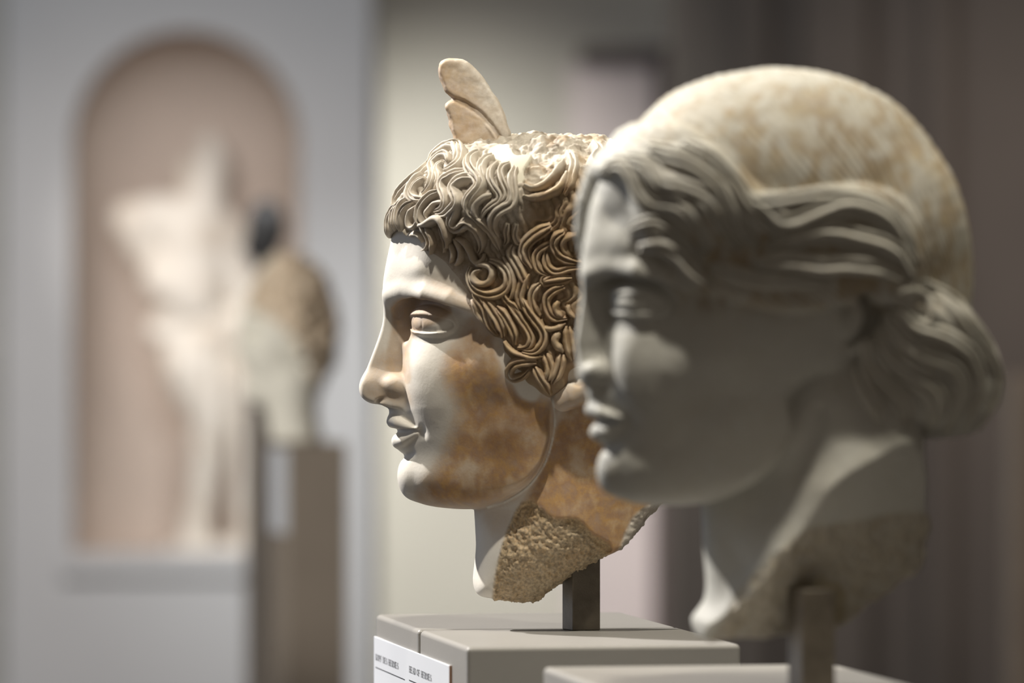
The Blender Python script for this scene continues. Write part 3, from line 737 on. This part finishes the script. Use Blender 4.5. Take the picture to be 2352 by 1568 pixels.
# ------------------------------------------------------------------ the large head in front
YAW = 7.0
LF = Frame(1337, 1582, D2, YAW)
SY, CY = math.sin(math.radians(YAW)), math.cos(math.radians(YAW))
def bl(a): return np.interp(a, [1340, 1450, 1600, 2000], [0, 110, 200, 290])
def near(pts):       # picture position of a point on the near side -> side-view position in the head's own frame
    return [(1337+(a-1337-bl(a)*SY)/CY, c) for a, c in pts]
def make_large(h):
    k = 1.09
    def inv(A, C):
        t = A-1340
        return np.where(t < 130, 884+t/1.09, 1003.3+(t-130)/1.25), 690+(C-640)/1.09
    def fwd(a, c):
        return (1340+(a-884)*1.09 if a < 1003.3 else 1470+(a-1003.3)*1.25), 640+(c-690)*1.09
    G = Grid(1300, 2335, 140, 1486, 345, h)
    skull = poly_sd(G.A, G.C, [(1400,430),(1425,360),(1462,290),(1530,222),(1620,180),(1720,159),(1800,153),(1900,164),(2000,196),(2080,246),(2150,326),(2206,430),(2238,530),
        (2246,640),(2234,740),(2200,820),(2100,850),(1900,800),(1700,700),(1500,600)], 4)
    W = rbf([(1450,350,190),(1600,300,250),(1800,300,278),(2000,350,278),(2150,450,255),(2150,700,230),(1900,600,272),(1700,550,258),(1550,500,230),(1450,480,150)], G.A, G.C, 60, 286)
    R = rbf([(1450,350,170),(1600,250,260),(1900,250,330),(2100,450,330),(2150,700,200),(1700,600,200),(1500,500,120)], G.A, G.C, 60, 340)
    G.f = relief(skull, W, R, G.B, 2.1)
    build_face(G, inv, fwd, k, NOSE_BROKEN, True)
    # combed-back roll of hair
    roll = near([(1350,372),(1385,340),(1420,312),(1455,290),(1550,292),(1613,332),(1658,377),(1690,412),(1725,445),(1770,459),(1837,450),(1904,440),(1971,435),(2038,453),(2083,489),
        (2107,542),(2112,600),(2100,660),(2070,700),(1985,690),(1926,694),(1837,714),(1747,705),(1635,678),(1580,648),(1540,612),(1492,570),(1466,543),(1455,498),(1436,436),(1400,408),(1366,398)])
    rp = poly_sd(G.A, G.C, roll, 2)
    g = smin(np.broadcast_to((rp+8)[None], G.f.shape), G.f+25, 26)
    G.f = smax(G.f, g, 4)
    # hair parted over the forehead, swelling forward beside the parting
    # ear half covered by the hair
    ea = lambda a, c: near([(a, c)])[0]
    x, c = ea(1968, 745); G.ell((x,250,c), (40,36,62), 14)
    G.ell((x-6,320,c-4), (26,42,46), 8, True, 12)
    # gathered hair at the nape
    bun = poly_sd(G.A, G.C, near([(1995,690),(2080,640)])+[(2180,690),(2240,750),(2285,830),(2300,890),(2285,945),(2245,995),(2150,1008),(2040,1006),(1950,980),(1905,930),(1895,850),(1920,760)], 3)
    Wb = rbf([(1950,800,250),(2100,800,270),(2230,850,190),(2100,950,230),(1960,950,215),(2260,930,150)], G.A, G.C, 90, 285)
    G.f = smax(G.f, relief(bun, Wb, np.full_like(Wb, 70), G.B, 2.3), 10)
    # neck and the piece of shoulder, cut off below
    NP = [(1618,1120),(1616,1200),(1622,1290),(1626,1345),(1619,1385),(1594,1420),(1601,1450),(1618,1468),(1660,1468),(1730,1463),(1800,1456),(1909,1446),(2030,1440),(2098,1408),(2130,1326),(2136,1253),
        (2134,1203),(2122,1160),(2118,1050),(2110,900),(2000,750),(1800,800),(1690,950),(1650,1040)]
    dn = poly_sd(G.A, G.C, NP, 3)
    Wn = rbf([(1650,1100,90),(1700,1100,105),(1700,1200,112),(1740,1150,128),(1800,1090,180),(1800,1000,205),(1860,1000,236),(1930,920,244),(1980,950,246),(1850,1120,255),(2000,1080,268),(2100,1170,295),(1900,1200,290),(2000,1200,310),(1640,1300,85),(1690,1300,112),(1680,1360,125),(1760,1300,215),(1810,1240,240),(1660,1430,130),(1730,1380,210),(1900,1420,320),(2080,1400,320)], G.A, G.C, 60, 330)
    Rn = rbf([(1640,1200,140),(1605,1440,26),(1645,1370,90),(1750,1450,12),(1900,1440,10),(2080,1420,14),(2120,1250,36),(2110,1000,110),(1800,1000,150),(1900,1200,60)], G.A, G.C, 10, 160)
    g = relief(dn, Wn, Rn, G.B, 2.3)
    cut1 = ((292-0.80*(G.C-1190))[None]-G.B)*0.78
    lx = ((G.A-1612)*250+(G.C-1467)*178)/307.0          # distance right of the diagonal front edge
    cut2 = ((150-0.62*lx+0.35*(1467-G.C))[None]-G.B)*0.8
    g = smin(g, cut1.astype(np.float32), 5); g = smin(g, np.maximum(cut2, -((lx-0)*0.9)[None]).astype(np.float32), 6)
    G.f = smax(G.f, g, 5)
    G.tube([(1840,232,945,12),(1822,226,1010,18),(1785,208,1075,22),(1715,185,1132,22),(1640,150,1172,20),(1590,90,1182,16)], 26, True)
    for b_ in (250, 285):
        G.tube([(*near([(1972, 688)])[0][:1], b_, 688, 18), (near([(1994, 724)])[0][0], b_, 724, 24), (near([(1985, 762)])[0][0], b_, 762, 24), (near([(1936, 790)])[0][0], b_, 790, 13)], 6, True)
    px = near([(1868,1400)])[0][0]
    G.ell((px,170,1398), (46,90,52), 14, True)
    return finish(G, 2)
C5, C6 = (1300, 140, .44728), (1300, 560, .44728)
LOCKS2 = [
 (C5,100,3,4,[(190,590),(250,520),(340,560),(380,680),(450,740),(590,760),(670,850),(720,980)]),
 (C5,110,3,5,[(290,500),(430,530),(500,630),(640,660),(750,720),(810,840),(880,950)]),
 (C5,110,3,5,[(430,450),(600,500),(700,550),(800,640),(860,760),(900,880),(990,950)]),
 (C5,100,3,5,[(600,430),(750,500),(850,610),(930,740),(1030,830),(1110,900)]),
 (C5,90,3,4,[(330,870),(450,830),(560,880),(640,980),(700,1070)]),
 (C5,90,2,4,[(380,960),(500,950),(600,1010),(660,1100),(760,1150)]),
 (C5,130,3,5,[(960,720),(1040,780),(1150,840),(1290,790),(1440,740),(1580,770),(1690,860),(1750,1000)]),
 (C5,120,3,5,[(1060,950),(1200,900),(1350,880),(1500,910),(1640,950),(1740,1030),(1780,1120)]),
 (C5,110,2,4,[(980,1050),(1150,1020),(1300,1050),(1450,1040),(1600,1060),(1720,1120)]),
 (C5,90,2,4,[(740,1050),(880,1100),(1020,1130),(1180,1130),(1350,1140)]),
 (C5,90,2,3,[(880,640),(960,720),(1040,720),(1150,710),(1280,690),(1420,690),(1560,720),(1680,800),(1770,920),(1800,1030)]),
 (C6,100,2,6,[(1740,250),(1860,260),(2000,360),(2120,520),(2200,660),(2190,800),(2110,940)]),
 (C6,110,3,6,[(1680,320),(1790,430),(1930,480),(2060,560),(2110,700),(2090,840),(2050,960)]),
 (C6,110,3,6,[(1640,380),(1730,520),(1860,600),(1980,640),(2020,740),(1990,880),(1950,970)]),
 (C6,110,3,5,[(1590,430),(1650,560),(1770,670),(1880,740),(1910,850),(1850,960)]),
 (C6,110,3,5,[(1550,500),(1570,620),(1650,740),(1750,830),(1730,950)]),
 (C6,90,2,6,[(1830,200),(1980,300),(2110,450),(2200,560),(2240,700),(2210,840)]),
 (C6,90,2,5,[(1500,600),(1520,720),(1590,830),(1610,930)]),
 (C6,50,1,4,[(1700,250),(1780,230),(1860,290),(1890,370),(1840,420)]),
]
def large():
    V, Q = make_large(LRES)
    root = empty('portrait_sculpture', (0, 0, 0)); root.matrix_world = LF.M
    tag(root, 'large grey marble female head in the foreground with wavy hair gathered at the nape', 'sculpture', 'marble portrait heads on pedestals')
    N = normals(V, Q)
    hairm = np.clip(poly_mask(V, [(1335,380),(1400,300),(1500,180),(1800,120),(2200,200),(2340,600),(2340,1010),(2000,1010),(1880,900),(1900,740),(1780,712),(1600,680),(1500,610),(1440,540),(1430,440),(1385,405),(1345,395)], 10), 0, 1)
    # fine combed strands, fanning over the skull from the parting
    fan = np.arctan2(V[:, 2]-1050, V[:, 0]-2350)*1.0
    ph = fan*46+0.004*V[:, 0]+0.5*fbm(V, 90.0, 2, 31)
    V = V+N*((np.abs(np.sin(np.pi*ph))-0.6)*3.0*hairm+fbm(V, 50.0, 3, 8)*1.2)[:, None]
    cutm = poly_mask(V, [(1618,1475),(1690,1340),(1800,1222),(1900,1196),(2160,1196),(2160,1500),(1618,1500)], 6)
    V = V+N*((fbm(V, 34.0, 4, 15)*5.0+fbm(V, 12.0, 2, 16)*1.5)*cutm)[:, None]
    head = mesh_obj('face', LF.loc(V), Q, M['large'], root)
    st = V.copy(); st[:, 2] *= 0.4
    mott = fbm(st, 22.0, 3, 41)+0.5*fbm(V, 80.0, 2, 43)
    def pt(X, mt):
        hm = sstep(X[:, 2], 100, 250)*sstep(-X[:, 2], -760, -650)
        return np.clip(0.10+hm*(0.22+0.48*sstep(mt, -0.25, 0.5)), 0, 1)  # streaky stain over the hair, its floor raised to dim the overlit top
    spot_ = poly_mask(V, [(1800,1350),(1850,1325),(1930,1345),(1950,1420),(1900,1430)], 14)
    lowf = poly_mask(V, [(1500,900),(1850,900),(1800,1050),(1600,1170),(1480,1150)], 60)
    p0 = pt(V, mott)*sstep(V[:, 0]+0.25*(640-V[:, 2]), 1430, 1600)
    set_attr(head, 'patina', np.clip(np.maximum.reduce([p0, spot_*0.95, cutm*0.38, lowf*0.18]), 0, 1))
    set_attr(head, 'dirt_shade', np.clip(0.10+0.28*cutm+0.12*hairm, 0, 1)); set_attr(head, 'coarse', np.clip(spot_*0.4, 0, 1))
    S = Surface(LF, V, Q)
    K = Grid(1300, 1480, 280, 640, 200, 4.0, full=True)          # hair swelling forward beside the parting, on the far side
    K.tube([(1450,-70,318,30),(1398,-112,392,36),(1376,-135,460,34),(1366,-150,530,27),(1372,-160,590,18),(1392,-168,625,10)], 8)
    KV, KQ = finish(K, 2); KV = grooves(KV, normals(KV, KQ), 3.0, 13.0, 20.0)
    o = mesh_obj('hair_lock', LF.loc(KV), KQ, M['large'], head)
    for a_, v_ in (('patina', 0.05), ('dirt_shade', 0.1), ('coarse', 0.0)): set_attr(o, a_, np.full(len(KV), v_))
    for i, (cr, w_, n, lift, pts) in enumerate(LOCKS2):
        ox, oy, kk = cr
        for o in build_lock(S, [(ox+x*kk, oy+y*kk) for x, y in pts], w_*kk, n, head, M['large'], lift=lift, seed=90+i, step=8.0, sink=14, hfac=0.40, smooth_it=8):
            m = len(o.data.vertices)
            set_attr(o, 'patina', np.full(m, 0.26)); set_attr(o, 'dirt_shade', np.full(m, 0.2)); set_attr(o, 'coarse', np.zeros(m))
    return root
# ------------------------------------------------------------------ the hall
ZF = 0.0
def hall():
    wl = plain('wall_paint_cool', (0.50, 0.50, 0.505), 0.85, 0, 0.03, 1.5)
    wb = plain('wall_paint_beige', (0.40, 0.375, 0.33), 0.85, 0, 0.04, 1.0)
    wd = plain('dark_brown_wall', (0.115, 0.098, 0.085), 0.8, 0, 0.12, 1.2)
    nm = plain('niche_plaster', (0.55, 0.46, 0.395), 0.85, 0, 0.06, 3.0)
    flm = plain('stone_floor', (0.16, 0.15, 0.14), 0.35, 0, 0.1, 2.0)
    d = 15.0; k = d/F
    xs = lambda px: (px-1176)*k
    zs = lambda py, dd=d: CAMZ-(py-784)*dd/F
    tag(box('floor', -6, 7, -1.5, 21, -0.1, 0.0, flm), kind='structure')
    # wall with the arched niche, built as a front plane with a real hole and a half-round recess
    cx, R = xs(428), 262*k; zt = zs(332); zb = zs(1266); x0, x1 = -6.0, xs(852); top = 5.0
    V, Fc = [], []
    def quad(a, b, c, e):
        i = len(V); V.extend([a, b, c, e]); Fc.append((i, i+1, i+2, i+3))
    quad((x0,d,0),(cx-R,d,0),(cx-R,d,top),(x0,d,top)); quad((cx+R,d,0),(x1,d,0),(x1,d,top),(cx+R,d,top))
    quad((cx-R,d,0),(cx+R,d,0),(cx+R,d,zb),(cx-R,d,zb))
    n = 40
    for i in range(n):
        t0, t1 = math.pi*(1-i/n), math.pi*(1-(i+1)/n)
        a, b = (cx+R*math.cos(t0), zt+R*math.sin(t0)), (cx+R*math.cos(t1), zt+R*math.sin(t1))
        quad((a[0],d,a[1]),(b[0],d,b[1]),(b[0],d,top),(a[0],d,top))
    quad((x1,d,0),(x1,d+0.9,0),(x1,d+0.9,top),(x1,d,top))
    wall = tag(mesh_obj('wall_left', V, Fc, wl, smooth=False), kind='structure')
    V, Fc = [], []
    m = 32
    rows = [zb+(zt-zb)*i/6 for i in range(7)]
    def ring(r, z): return [(cx-r*math.cos(math.pi*j/m), d+r*0.95*math.sin(math.pi*j/m), z) for j in range(m+1)]
    rr = [ring(R, z) for z in rows]+[ring(R*math.cos(a), zt+R*math.sin(a)) for a in np.linspace(0, math.pi/2, 14)[1:]]
    for r in rr: V.extend(r)
    for i in range(len(rr)-1):
        for j in range(m):
            a = i*(m+1)+j; Fc.append((a, a+1, a+m+2, a+m+1))
    b0 = len(V); V.extend(rr[0]); V.append((cx, d, zb)); Fc.extend([(b0+j+1, b0+j, len(V)-1) for j in range(m)])
    tag(mesh_obj('niche_recess', V, Fc, nm), kind='structure')
    o = box('trim_1', cx-R-0.03, cx+R+0.03, d-0.035, d+0.01, zb-0.075, zb-0.004, wl, None, 0.008)
    tag(o, kind='structure')
    o = box('baseboard_left', x0, x1, d-0.03, d, 0, 0.16, wl, None, 0.005); tag(o, kind='structure')
    # recessed back wall and the dark wall on the right
    d2 = 17.5
    tag(box('wall_back', -3, 7, d2, d2+0.2, 0, top, wb), kind='structure')
    d3 = 16.2; xr = (1545-1176)*d3/F
    tag(box('wall_right', xr, 7, d3, d3+0.5, 0, top, wd, None, 0.01), kind='structure')
    for i, (p0, p1, mat_) in enumerate(((1690, 1760, wd), (1840, 1990, wd), (2120, 2180, wd))):
        tag(box('trim_%d' % (i+2), (p0-1176)*d3/F, (p1-1176)*d3/F, d3-0.12, d3+0.01, 0, top, mat_, None, 0.01), kind='structure')
    # pale panel in a dark frame
    t = empty('framed_panel', P(1410, 1400, d2-0.062))
    tag(t, 'tall pale pink panel in a dark brown frame on the back wall', 'panel')
    e = (1410, 1400, d2-0.062); o3 = P(*e)
    def rel(px, py): q = P(px, py, d2-0.062)-o3; return q.x, q.z
    xa, za = rel(1306, 1475); za = -o3.z; xb, zb2 = rel(1500, 150)
    pm = plain('pink_panel', (0.50, 0.43, 0.42), 0.7, 0, 0.03, 2); fm = plain('dark_brown_frame', (0.07, 0.05, 0.045), 0.6, 0, 0.1, 5)
    box('panel', xa, xb, 0.0, 0.05, za, zb2, pm, t, 0.004)
    xc, zc = rel(1538, 108); xd, _ = rel(1330, 108)
    box('frame_rail', xd, xc, -0.03, 0.06, zb2, zc, fm, t, 0.006)
    box('frame_stile', xb, xc, -0.03, 0.06, za, zb2, fm, t, 0.006)
    # lit wooden pier at the right edge of the view
    d4 = 12.0
    pr = box('wooden_pier', 0, 0.32, 0, 0.32, 0, CAMZ-(860-784)*d4/F, plain('honey_wood', (0.20, 0.145, 0.10), 0.5, 0, 0.15, 8), None, 0.02)
    pr.location = ((2336-1176)*d4/F, d4, 0)
    tag(pr, 'honey coloured wooden pier at the right edge of the picture', 'pier')

def statue():
    tag(box('trim_5', (-60-1176)*15.0/F, (8-1176)*15.0/F, 14.92, 15.01, 0, 5.0, plain('pilaster_grey', (0.36, 0.36, 0.34), 0.8), None, 0.01), kind='structure')
    d = 15.12; fr = Frame(440, 1266, d)
    G = Grid(240, 640, 280, 1275, 110, 5.0, full=True)
    T = lambda pts, kk=14, sub=False: G.tube(pts, kk, sub)
    T([(478,0,322,24),(490,0,372,30),(478,5,430,40),(470,0,480,52)])
    T([(432,20,385,26),(450,10,430,34)])
    T([(300,20,500,40),(360,10,505,58),(450,0,510,62),(525,-10,545,50)], 20)
    T([(310,30,520,42),(330,30,580,30)], 16)
    T([(440,0,540,84),(450,0,640,84),(440,0,700,80)], 30)
    T([(370,30,640,44),(400,50,660,46),(450,40,690,40)], 20)
    T([(530,0,600,40),(570,0,700,34),(560,10,780,34)], 16)
    T([(380,30,755,40),(470,20,760,52),(540,0,750,44)], 10)
    T([(330,66,742,20),(420,84,752,22),(500,78,742,20)], 6, True)
    T([(450,0,830,84),(480,0,890,78)], 24)
    T([(430,40,850,52),(490,30,960,50),(470,20,1080,40),(455,10,1180,34),(450,10,1262,40)], 18)
    T([(540,-10,860,48),(575,-20,960,44),(570,-20,1100,38),(575,-10,1262,42)], 18)
    T([(400,0,1256,16),(620,0,1256,16)], 8)
    V, Q = finish(G, 2)
    m = marble_mat('pale_marble', (0.80, 0.74, 0.66), (0.45, 0.30, 0.18), (0.55, 0.42, 0.28), (0.3, 0.22, 0.16), (0.4, 0.3, 0.2))
    t = empty('marble_statue', fr.M.translation)
    tag(t, 'pale marble draped torso statue standing inside the arched wall niche', 'statue')
    N = normals(V, Q); dr = sstep(V[:, 2], 720, 800)
    V = V+N*(np.sin(V[:, 0]/5.0+2*fbm(V, 60.0, 2, 3))*2.5*dr)[:, None]
    o = mesh_obj('body', fr.loc(V), Q, m, t)
    set_attr(o, 'patina', np.clip(0.25*(fbm(V, 60.0, 2, 5) > 0.2)+0.1, 0, 1)); set_attr(o, 'dirt_shade', np.zeros(len(V))); set_attr(o, 'coarse', np.zeros(len(V)))
    x0 = (395-440)*fr.s; x1 = (625-440)*fr.s
    box('plinth', x0, x1, -0.11, 0.11, -0.012, 0.012, m, t, 0.004)

def pedestal(loc, rz, wd, dp, ztop, gap, label):
    t = empty('pedestal', (loc[0], loc[1], 0), rz); tag(t, label, 'pedestal')
    for y0, y1 in ((-dp/2, -gap/2), (gap/2, dp/2)):
        box('block', -wd/2, wd/2, y0, y1, 0, ztop, M['pedestal'], t, 0.0035, 4)
    return t

def distant_bust():
    d = 8.5; fr = Frame(680, 1015, d)
    G = Grid(530, 790, 560, 1030, 100, 4.0, full=True)
    G.ell((668,0,716), (98,86,134), 12, rot=-12)
    G.ell((618,0,800), (66,64,118), 26, rot=-14)
    G.tube([(572,0,770,14),(556,0,812,14),(566,0,826,13)], 12)
    G.tube([(578,0,850,14),(580,0,872,13)], 8)
    G.ell((600,0,900), (38,40,32), 14)
    G.tube([(668,0,880,66),(672,0,960,58),(680,0,1006,60)], 16)
    G.ell((585,52,760), (22,18,14), 8, True); G.ell((585,-52,760), (22,18,14), 8, True)
    G.ell((690,84,800), (20,16,30), 6); G.ell((688,94,800), (9,12,16), 4, True)
    G.ell((735,0,800), (34,64,70), 20)
    G.f = smin(G.f, np.broadcast_to((1013-G.C)[None], G.f.shape).astype(np.float32), 3)
    V, Q = finish(G, 2); N = normals(V, Q)
    hm = poly_mask(V, [(575,690),(620,600),(690,570),(790,700),(790,900),(730,900),(705,830),(680,780),(640,740),(600,720)], 8)
    V = V+N*(np.abs(fbm(V, 26.0, 3, 4))*14*hm)[:, None]
    m = marble_mat('stained_marble', (0.72, 0.69, 0.60), (0.50, 0.34, 0.20), (0.62, 0.47, 0.32), (0.10, 0.07, 0.04), (0.4, 0.3, 0.2))
    t = empty('portrait_sculpture', fr.M.translation)
    tag(t, 'blurred brown stained marble head on the distant pedestal before the niche', 'sculpture', 'marble portrait heads on pedestals')
    o = mesh_obj('face', fr.loc(V), Q, m, t)
    set_attr(o, 'patina', np.clip(hm*0.8, 0, 1))
    dk = poly_mask(V, [(700,690),(730,700),(735,770),(712,770)], 10)+poly_mask(V, [(740,790),(790,780),(790,920),(735,920)], 14)
    set_attr(o, 'dirt_shade', np.clip(hm*0.08+dk*0.8, 0, 1)); set_attr(o, 'coarse', np.zeros(len(V)))
    zt = fr.M.translation.z
    rz = math.radians(12); wd_, dp = 0.098, 0.17
    c = P(708, 784, d)+Vector((0, 0.02, 0))
    p = empty('pedestal', (c.x, c.y, 0), rz); tag(p, 'distant grey brown pedestal under the stained marble head', 'pedestal')
    pm = plain('brown_grey_board', (0.24, 0.20, 0.16), 0.5, 0, 0.06, 6)
    box('block', -wd_/2, wd_/2, -dp/2, dp/2, 0, zt, pm, p, 0.002)
    pl = box('name_plate', -wd_/2-0.004, -wd_/2, -dp/2+0.006, dp/2-0.004, zt-0.150, zt-0.01, M['plate'], p, 0.0008)
    # small dark bronze behind it on a slender post
    d = 11.0; fr = Frame(610, 700, d)
    G = Grid(550, 670, 430, 705, 60, 4.0, full=True)
    G.ell((612,0,522), (46,42,66), 8); G.ell((598,0,566), (36,34,44), 8); G.tube([(570,0,552,10),(564,0,568,9)], 6)
    G.tube([(614,0,590,24),(614,0,640,26),(612,0,690,44)], 14)
    V, Q = finish(G, 2)
    bm = plain('dark_bronze', (0.11, 0.105, 0.10), 0.5, 0.3, 0.1, 20)
    t = empty('bronze_bust', fr.M.translation)
    tag(t, 'small dark bronze bust showing above the distant stained marble head', 'sculpture')
    mesh_obj('bust', fr.loc(V), Q, bm, t)
    q = empty('pedestal', (fr.M.translation.x, d, 0), 0); tag(q, 'slender dark pedestal carrying the small bronze bust', 'pedestal')
    box('block', -0.04, 0.04, -0.05, 0.05, 0, fr.M.translation.z, pm, q, 0.002)

# ------------------------------------------------------------------ lettering (flat serif strokes)
def ell_pts(cx, cy, rx, ry, a0, a1, n=10):
    return [(cx+rx*math.cos(math.radians(a0+(a1-a0)*i/n)), cy+ry*math.sin(math.radians(a0+(a1-a0)*i/n))) for i in range(n+1)]
B_, T_ = 0.125, 0.06
GL = {  # strokes: (thickness, points)
 'H': [(B_,[(.16,0),(.16,1)]),(B_,[(.64,0),(.64,1)]),(T_,[(.16,.5),(.64,.5)]),(T_,[(.02,.03),(.3,.03)]),(T_,[(.02,.97),(.3,.97)]),(T_,[(.5,.03),(.78,.03)]),(T_,[(.5,.97),(.78,.97)])],
 'E': [(B_,[(.16,0),(.16,1)]),(T_,[(.04,.03),(.64,.03),(.66,.24)]),(T_,[(.04,.97),(.62,.97),(.64,.76)]),(T_,[(.16,.5),(.5,.5)]),(T_,[(.5,.38),(.5,.62)])],
 'F': [(B_,[(.16,0),(.16,1)]),(T_,[(.04,.97),(.62,.97),(.64,.76)]),(T_,[(.16,.5),(.48,.5)]),(T_,[(.02,.03),(.34,.03)]),(T_,[(.48,.38),(.48,.62)])],
 'A': [(B_,[(.4,1),(.66,0)]),(T_,[(.4,1),(.12,0)]),(T_,[(.2,.33),(.56,.33)]),(T_,[(.0,.03),(.24,.03)]),(T_,[(.5,.03),(.8,.03)])],
 'D': [(B_,[(.16,0),(.16,1)]),(T_,[(.03,.97),(.36,.97)]),(T_,[(.03,.03),(.36,.03)]),(B_,ell_pts(.34,.5,.34,.45,80,-80))],
 'O': [(B_,ell_pts(.4,.5,.31,.45,60,-60)),(B_,ell_pts(.4,.5,.31,.45,120,240)),(T_,ell_pts(.4,.5,.31,.45,50,130)),(T_,ell_pts(.4,.5,.31,.45,230,310))],
 'P': [(B_,[(.16,0),(.16,1)]),(T_,[(.03,.97),(.38,.97)]),(T_,[(.16,.46),(.38,.46)]),(T_,[(.02,.03),(.34,.03)]),(B_,ell_pts(.36,.715,.24,.22,80,-80))],
 'R': [(B_,[(.16,0),(.16,1)]),(T_,[(.03,.97),(.38,.97)]),(T_,[(.16,.48),(.38,.48)]),(T_,[(.02,.03),(.32,.03)]),(B_,ell_pts(.36,.725,.22,.21,80,-80)),(B_,[(.36,.48),(.62,.02),(.76,.03)])],
 'K': [(B_,[(.16,0),(.16,1)]),(T_,[(.18,.42),(.62,.97)]),(B_,[(.32,.58),(.64,.03)]),(T_,[(.02,.03),(.3,.03)]),(T_,[(.02,.97),(.3,.97)]),(T_,[(.48,.97),(.76,.97)]),(T_,[(.5,.03),(.78,.03)])],
 'M': [(T_,[(.12,0),(.14,1)]),(B_,[(.16,1),(.48,.06)]),(T_,[(.48,.06),(.8,1)]),(B_,[(.84,0),(.84,1)]),(T_,[(.0,.03),(.26,.03)]),(T_,[(.7,.03),(.98,.03)]),(T_,[(.02,.97),(.2,.97)]),(T_,[(.8,.97),(.98,.97)])],
 'S': [(B_,ell_pts(.36,.73,.22,.22,150,270,8)+[(.44,.46)]+ell_pts(.36,.27,.24,.22,60,-60,8)),(T_,ell_pts(.36,.73,.22,.24,150,30,8)),(T_,ell_pts(.36,.27,.24,.24,-60,-160,8)),(T_,[(.58,.97),(.58,.74)]),(T_,[(.13,.03),(.13,.28)])],
}
ADV = {'M': 1.02, ' ': 0.42}
def text_geo(txt, x, y, h, wtot):
    """flat strokes in (x, y): returns vertices (2D) and quads"""
    tot = sum(ADV.get(c, 0.82) for c in txt); sx = wtot/tot; V, Fc = [], []
    cx = x
    for ch in txt:
        for th, pts in GL.get(ch, []):
            p = np.array(pts, float); n = len(p)
            T = np.gradient(p, axis=0); T /= np.linalg.norm(T, axis=1)[:, None]+1e-9
            Nn = np.stack([-T[:, 1], T[:, 0]], 1)*th/2
            i0 = len(V)
            for a in (p+Nn, p-Nn): V.extend([(cx+q[0]*sx, y+q[1]*h) for q in a])
            Fc.extend([(i0+i, i0+n+i, i0+n+i+1, i0+i+1) for i in range(n-1)])
        cx += ADV.get(ch, 0.82)*sx
    return V, Fc

def near_objects():
    zt = CAMZ-0.1987
    rz = math.radians(9.9)
    c1 = Vector((0.0257, 3.547))
    p1 = pedestal(c1, rz, 0.183, 0.405, zt, 0.011, 'grey pedestal with white label carrying the winged male head')
    c2 = Vector((0.1437, 2.945))
    p2 = pedestal(c2, rz, 0.183, 0.405, zt, 0.011, 'grey foreground pedestal below the large female head')
    # name plate on the left side of the first pedestal
    wd, dp = 0.183, 0.405
    y1, y0 = dp/2-0.001, dp/2-0.345
    pt, pb = zt-0.0158, zt-0.125
    pl = box('name_plate', -wd/2-0.0016, -wd/2, y0, y1, pb, pt, M['plate'], p1, 0.0006)
    pl['label'] = 'white name plate with black lettering'
    V, Fc = [], []
    def put(tv, tf):
        i0 = len(V)
        for u, v in tv: V.append((-wd/2-0.0019, y1-u, pt+v))          # u runs from the far end towards the viewer
        Fc.extend([tuple(i0+i for i in f) for f in tf])
    put(*text_geo('KOPF DES HERMES', 0.010, -0.0166, 0.0045, 0.112))
    put(*text_geo('HEAD OF HERMES', 0.170, -0.0154, 0.0045, 0.101))
    for u0, u1, v in ((0.010, 0.150, -0.0216), (0.170, 0.312, -0.0206)):
        put([(u0, v), (u1, v), (u1, v-0.0006), (u0, v-0.0006)], [(0, 1, 2, 3)])
    rows = ((0.010, 0.14), (0.170, 0.13))
    lt = mesh_obj('lettering', V, Fc, M['ink'], pl, smooth=False)
    ed = box('plate_edge', -wd/2-0.0017, -wd/2+0.0002, y0-0.0012, y0, pb, pt, M['plate_edge'], pl)
    # mounting posts
    def post(px, dd, w2, z1, rzz, label):
        q = P(px, 784, dd)
        s = w2/2
        h = z1-zt
        t = box('mounting_post', -s, s, -s, s, 0, h, M['steel'], None, 0.0008)
        t.location = (q.x, dd, zt); t.rotation_euler = (0, 0, rzz); tag(t, label, 'post')
        return t
    post(1335, D1, 0.0205, P(0, 1240, D1).z, math.radians(20), 'dark steel post holding the winged head above its pedestal')
    post(1864, D2-0.028, 0.0205, P(0, 1352, D2-0.028).z, math.radians(20), 'dark steel post holding the large female head')

# ------------------------------------------------------------------ build
hall()
statue()
distant_bust()
near_objects()
hermes()
large()
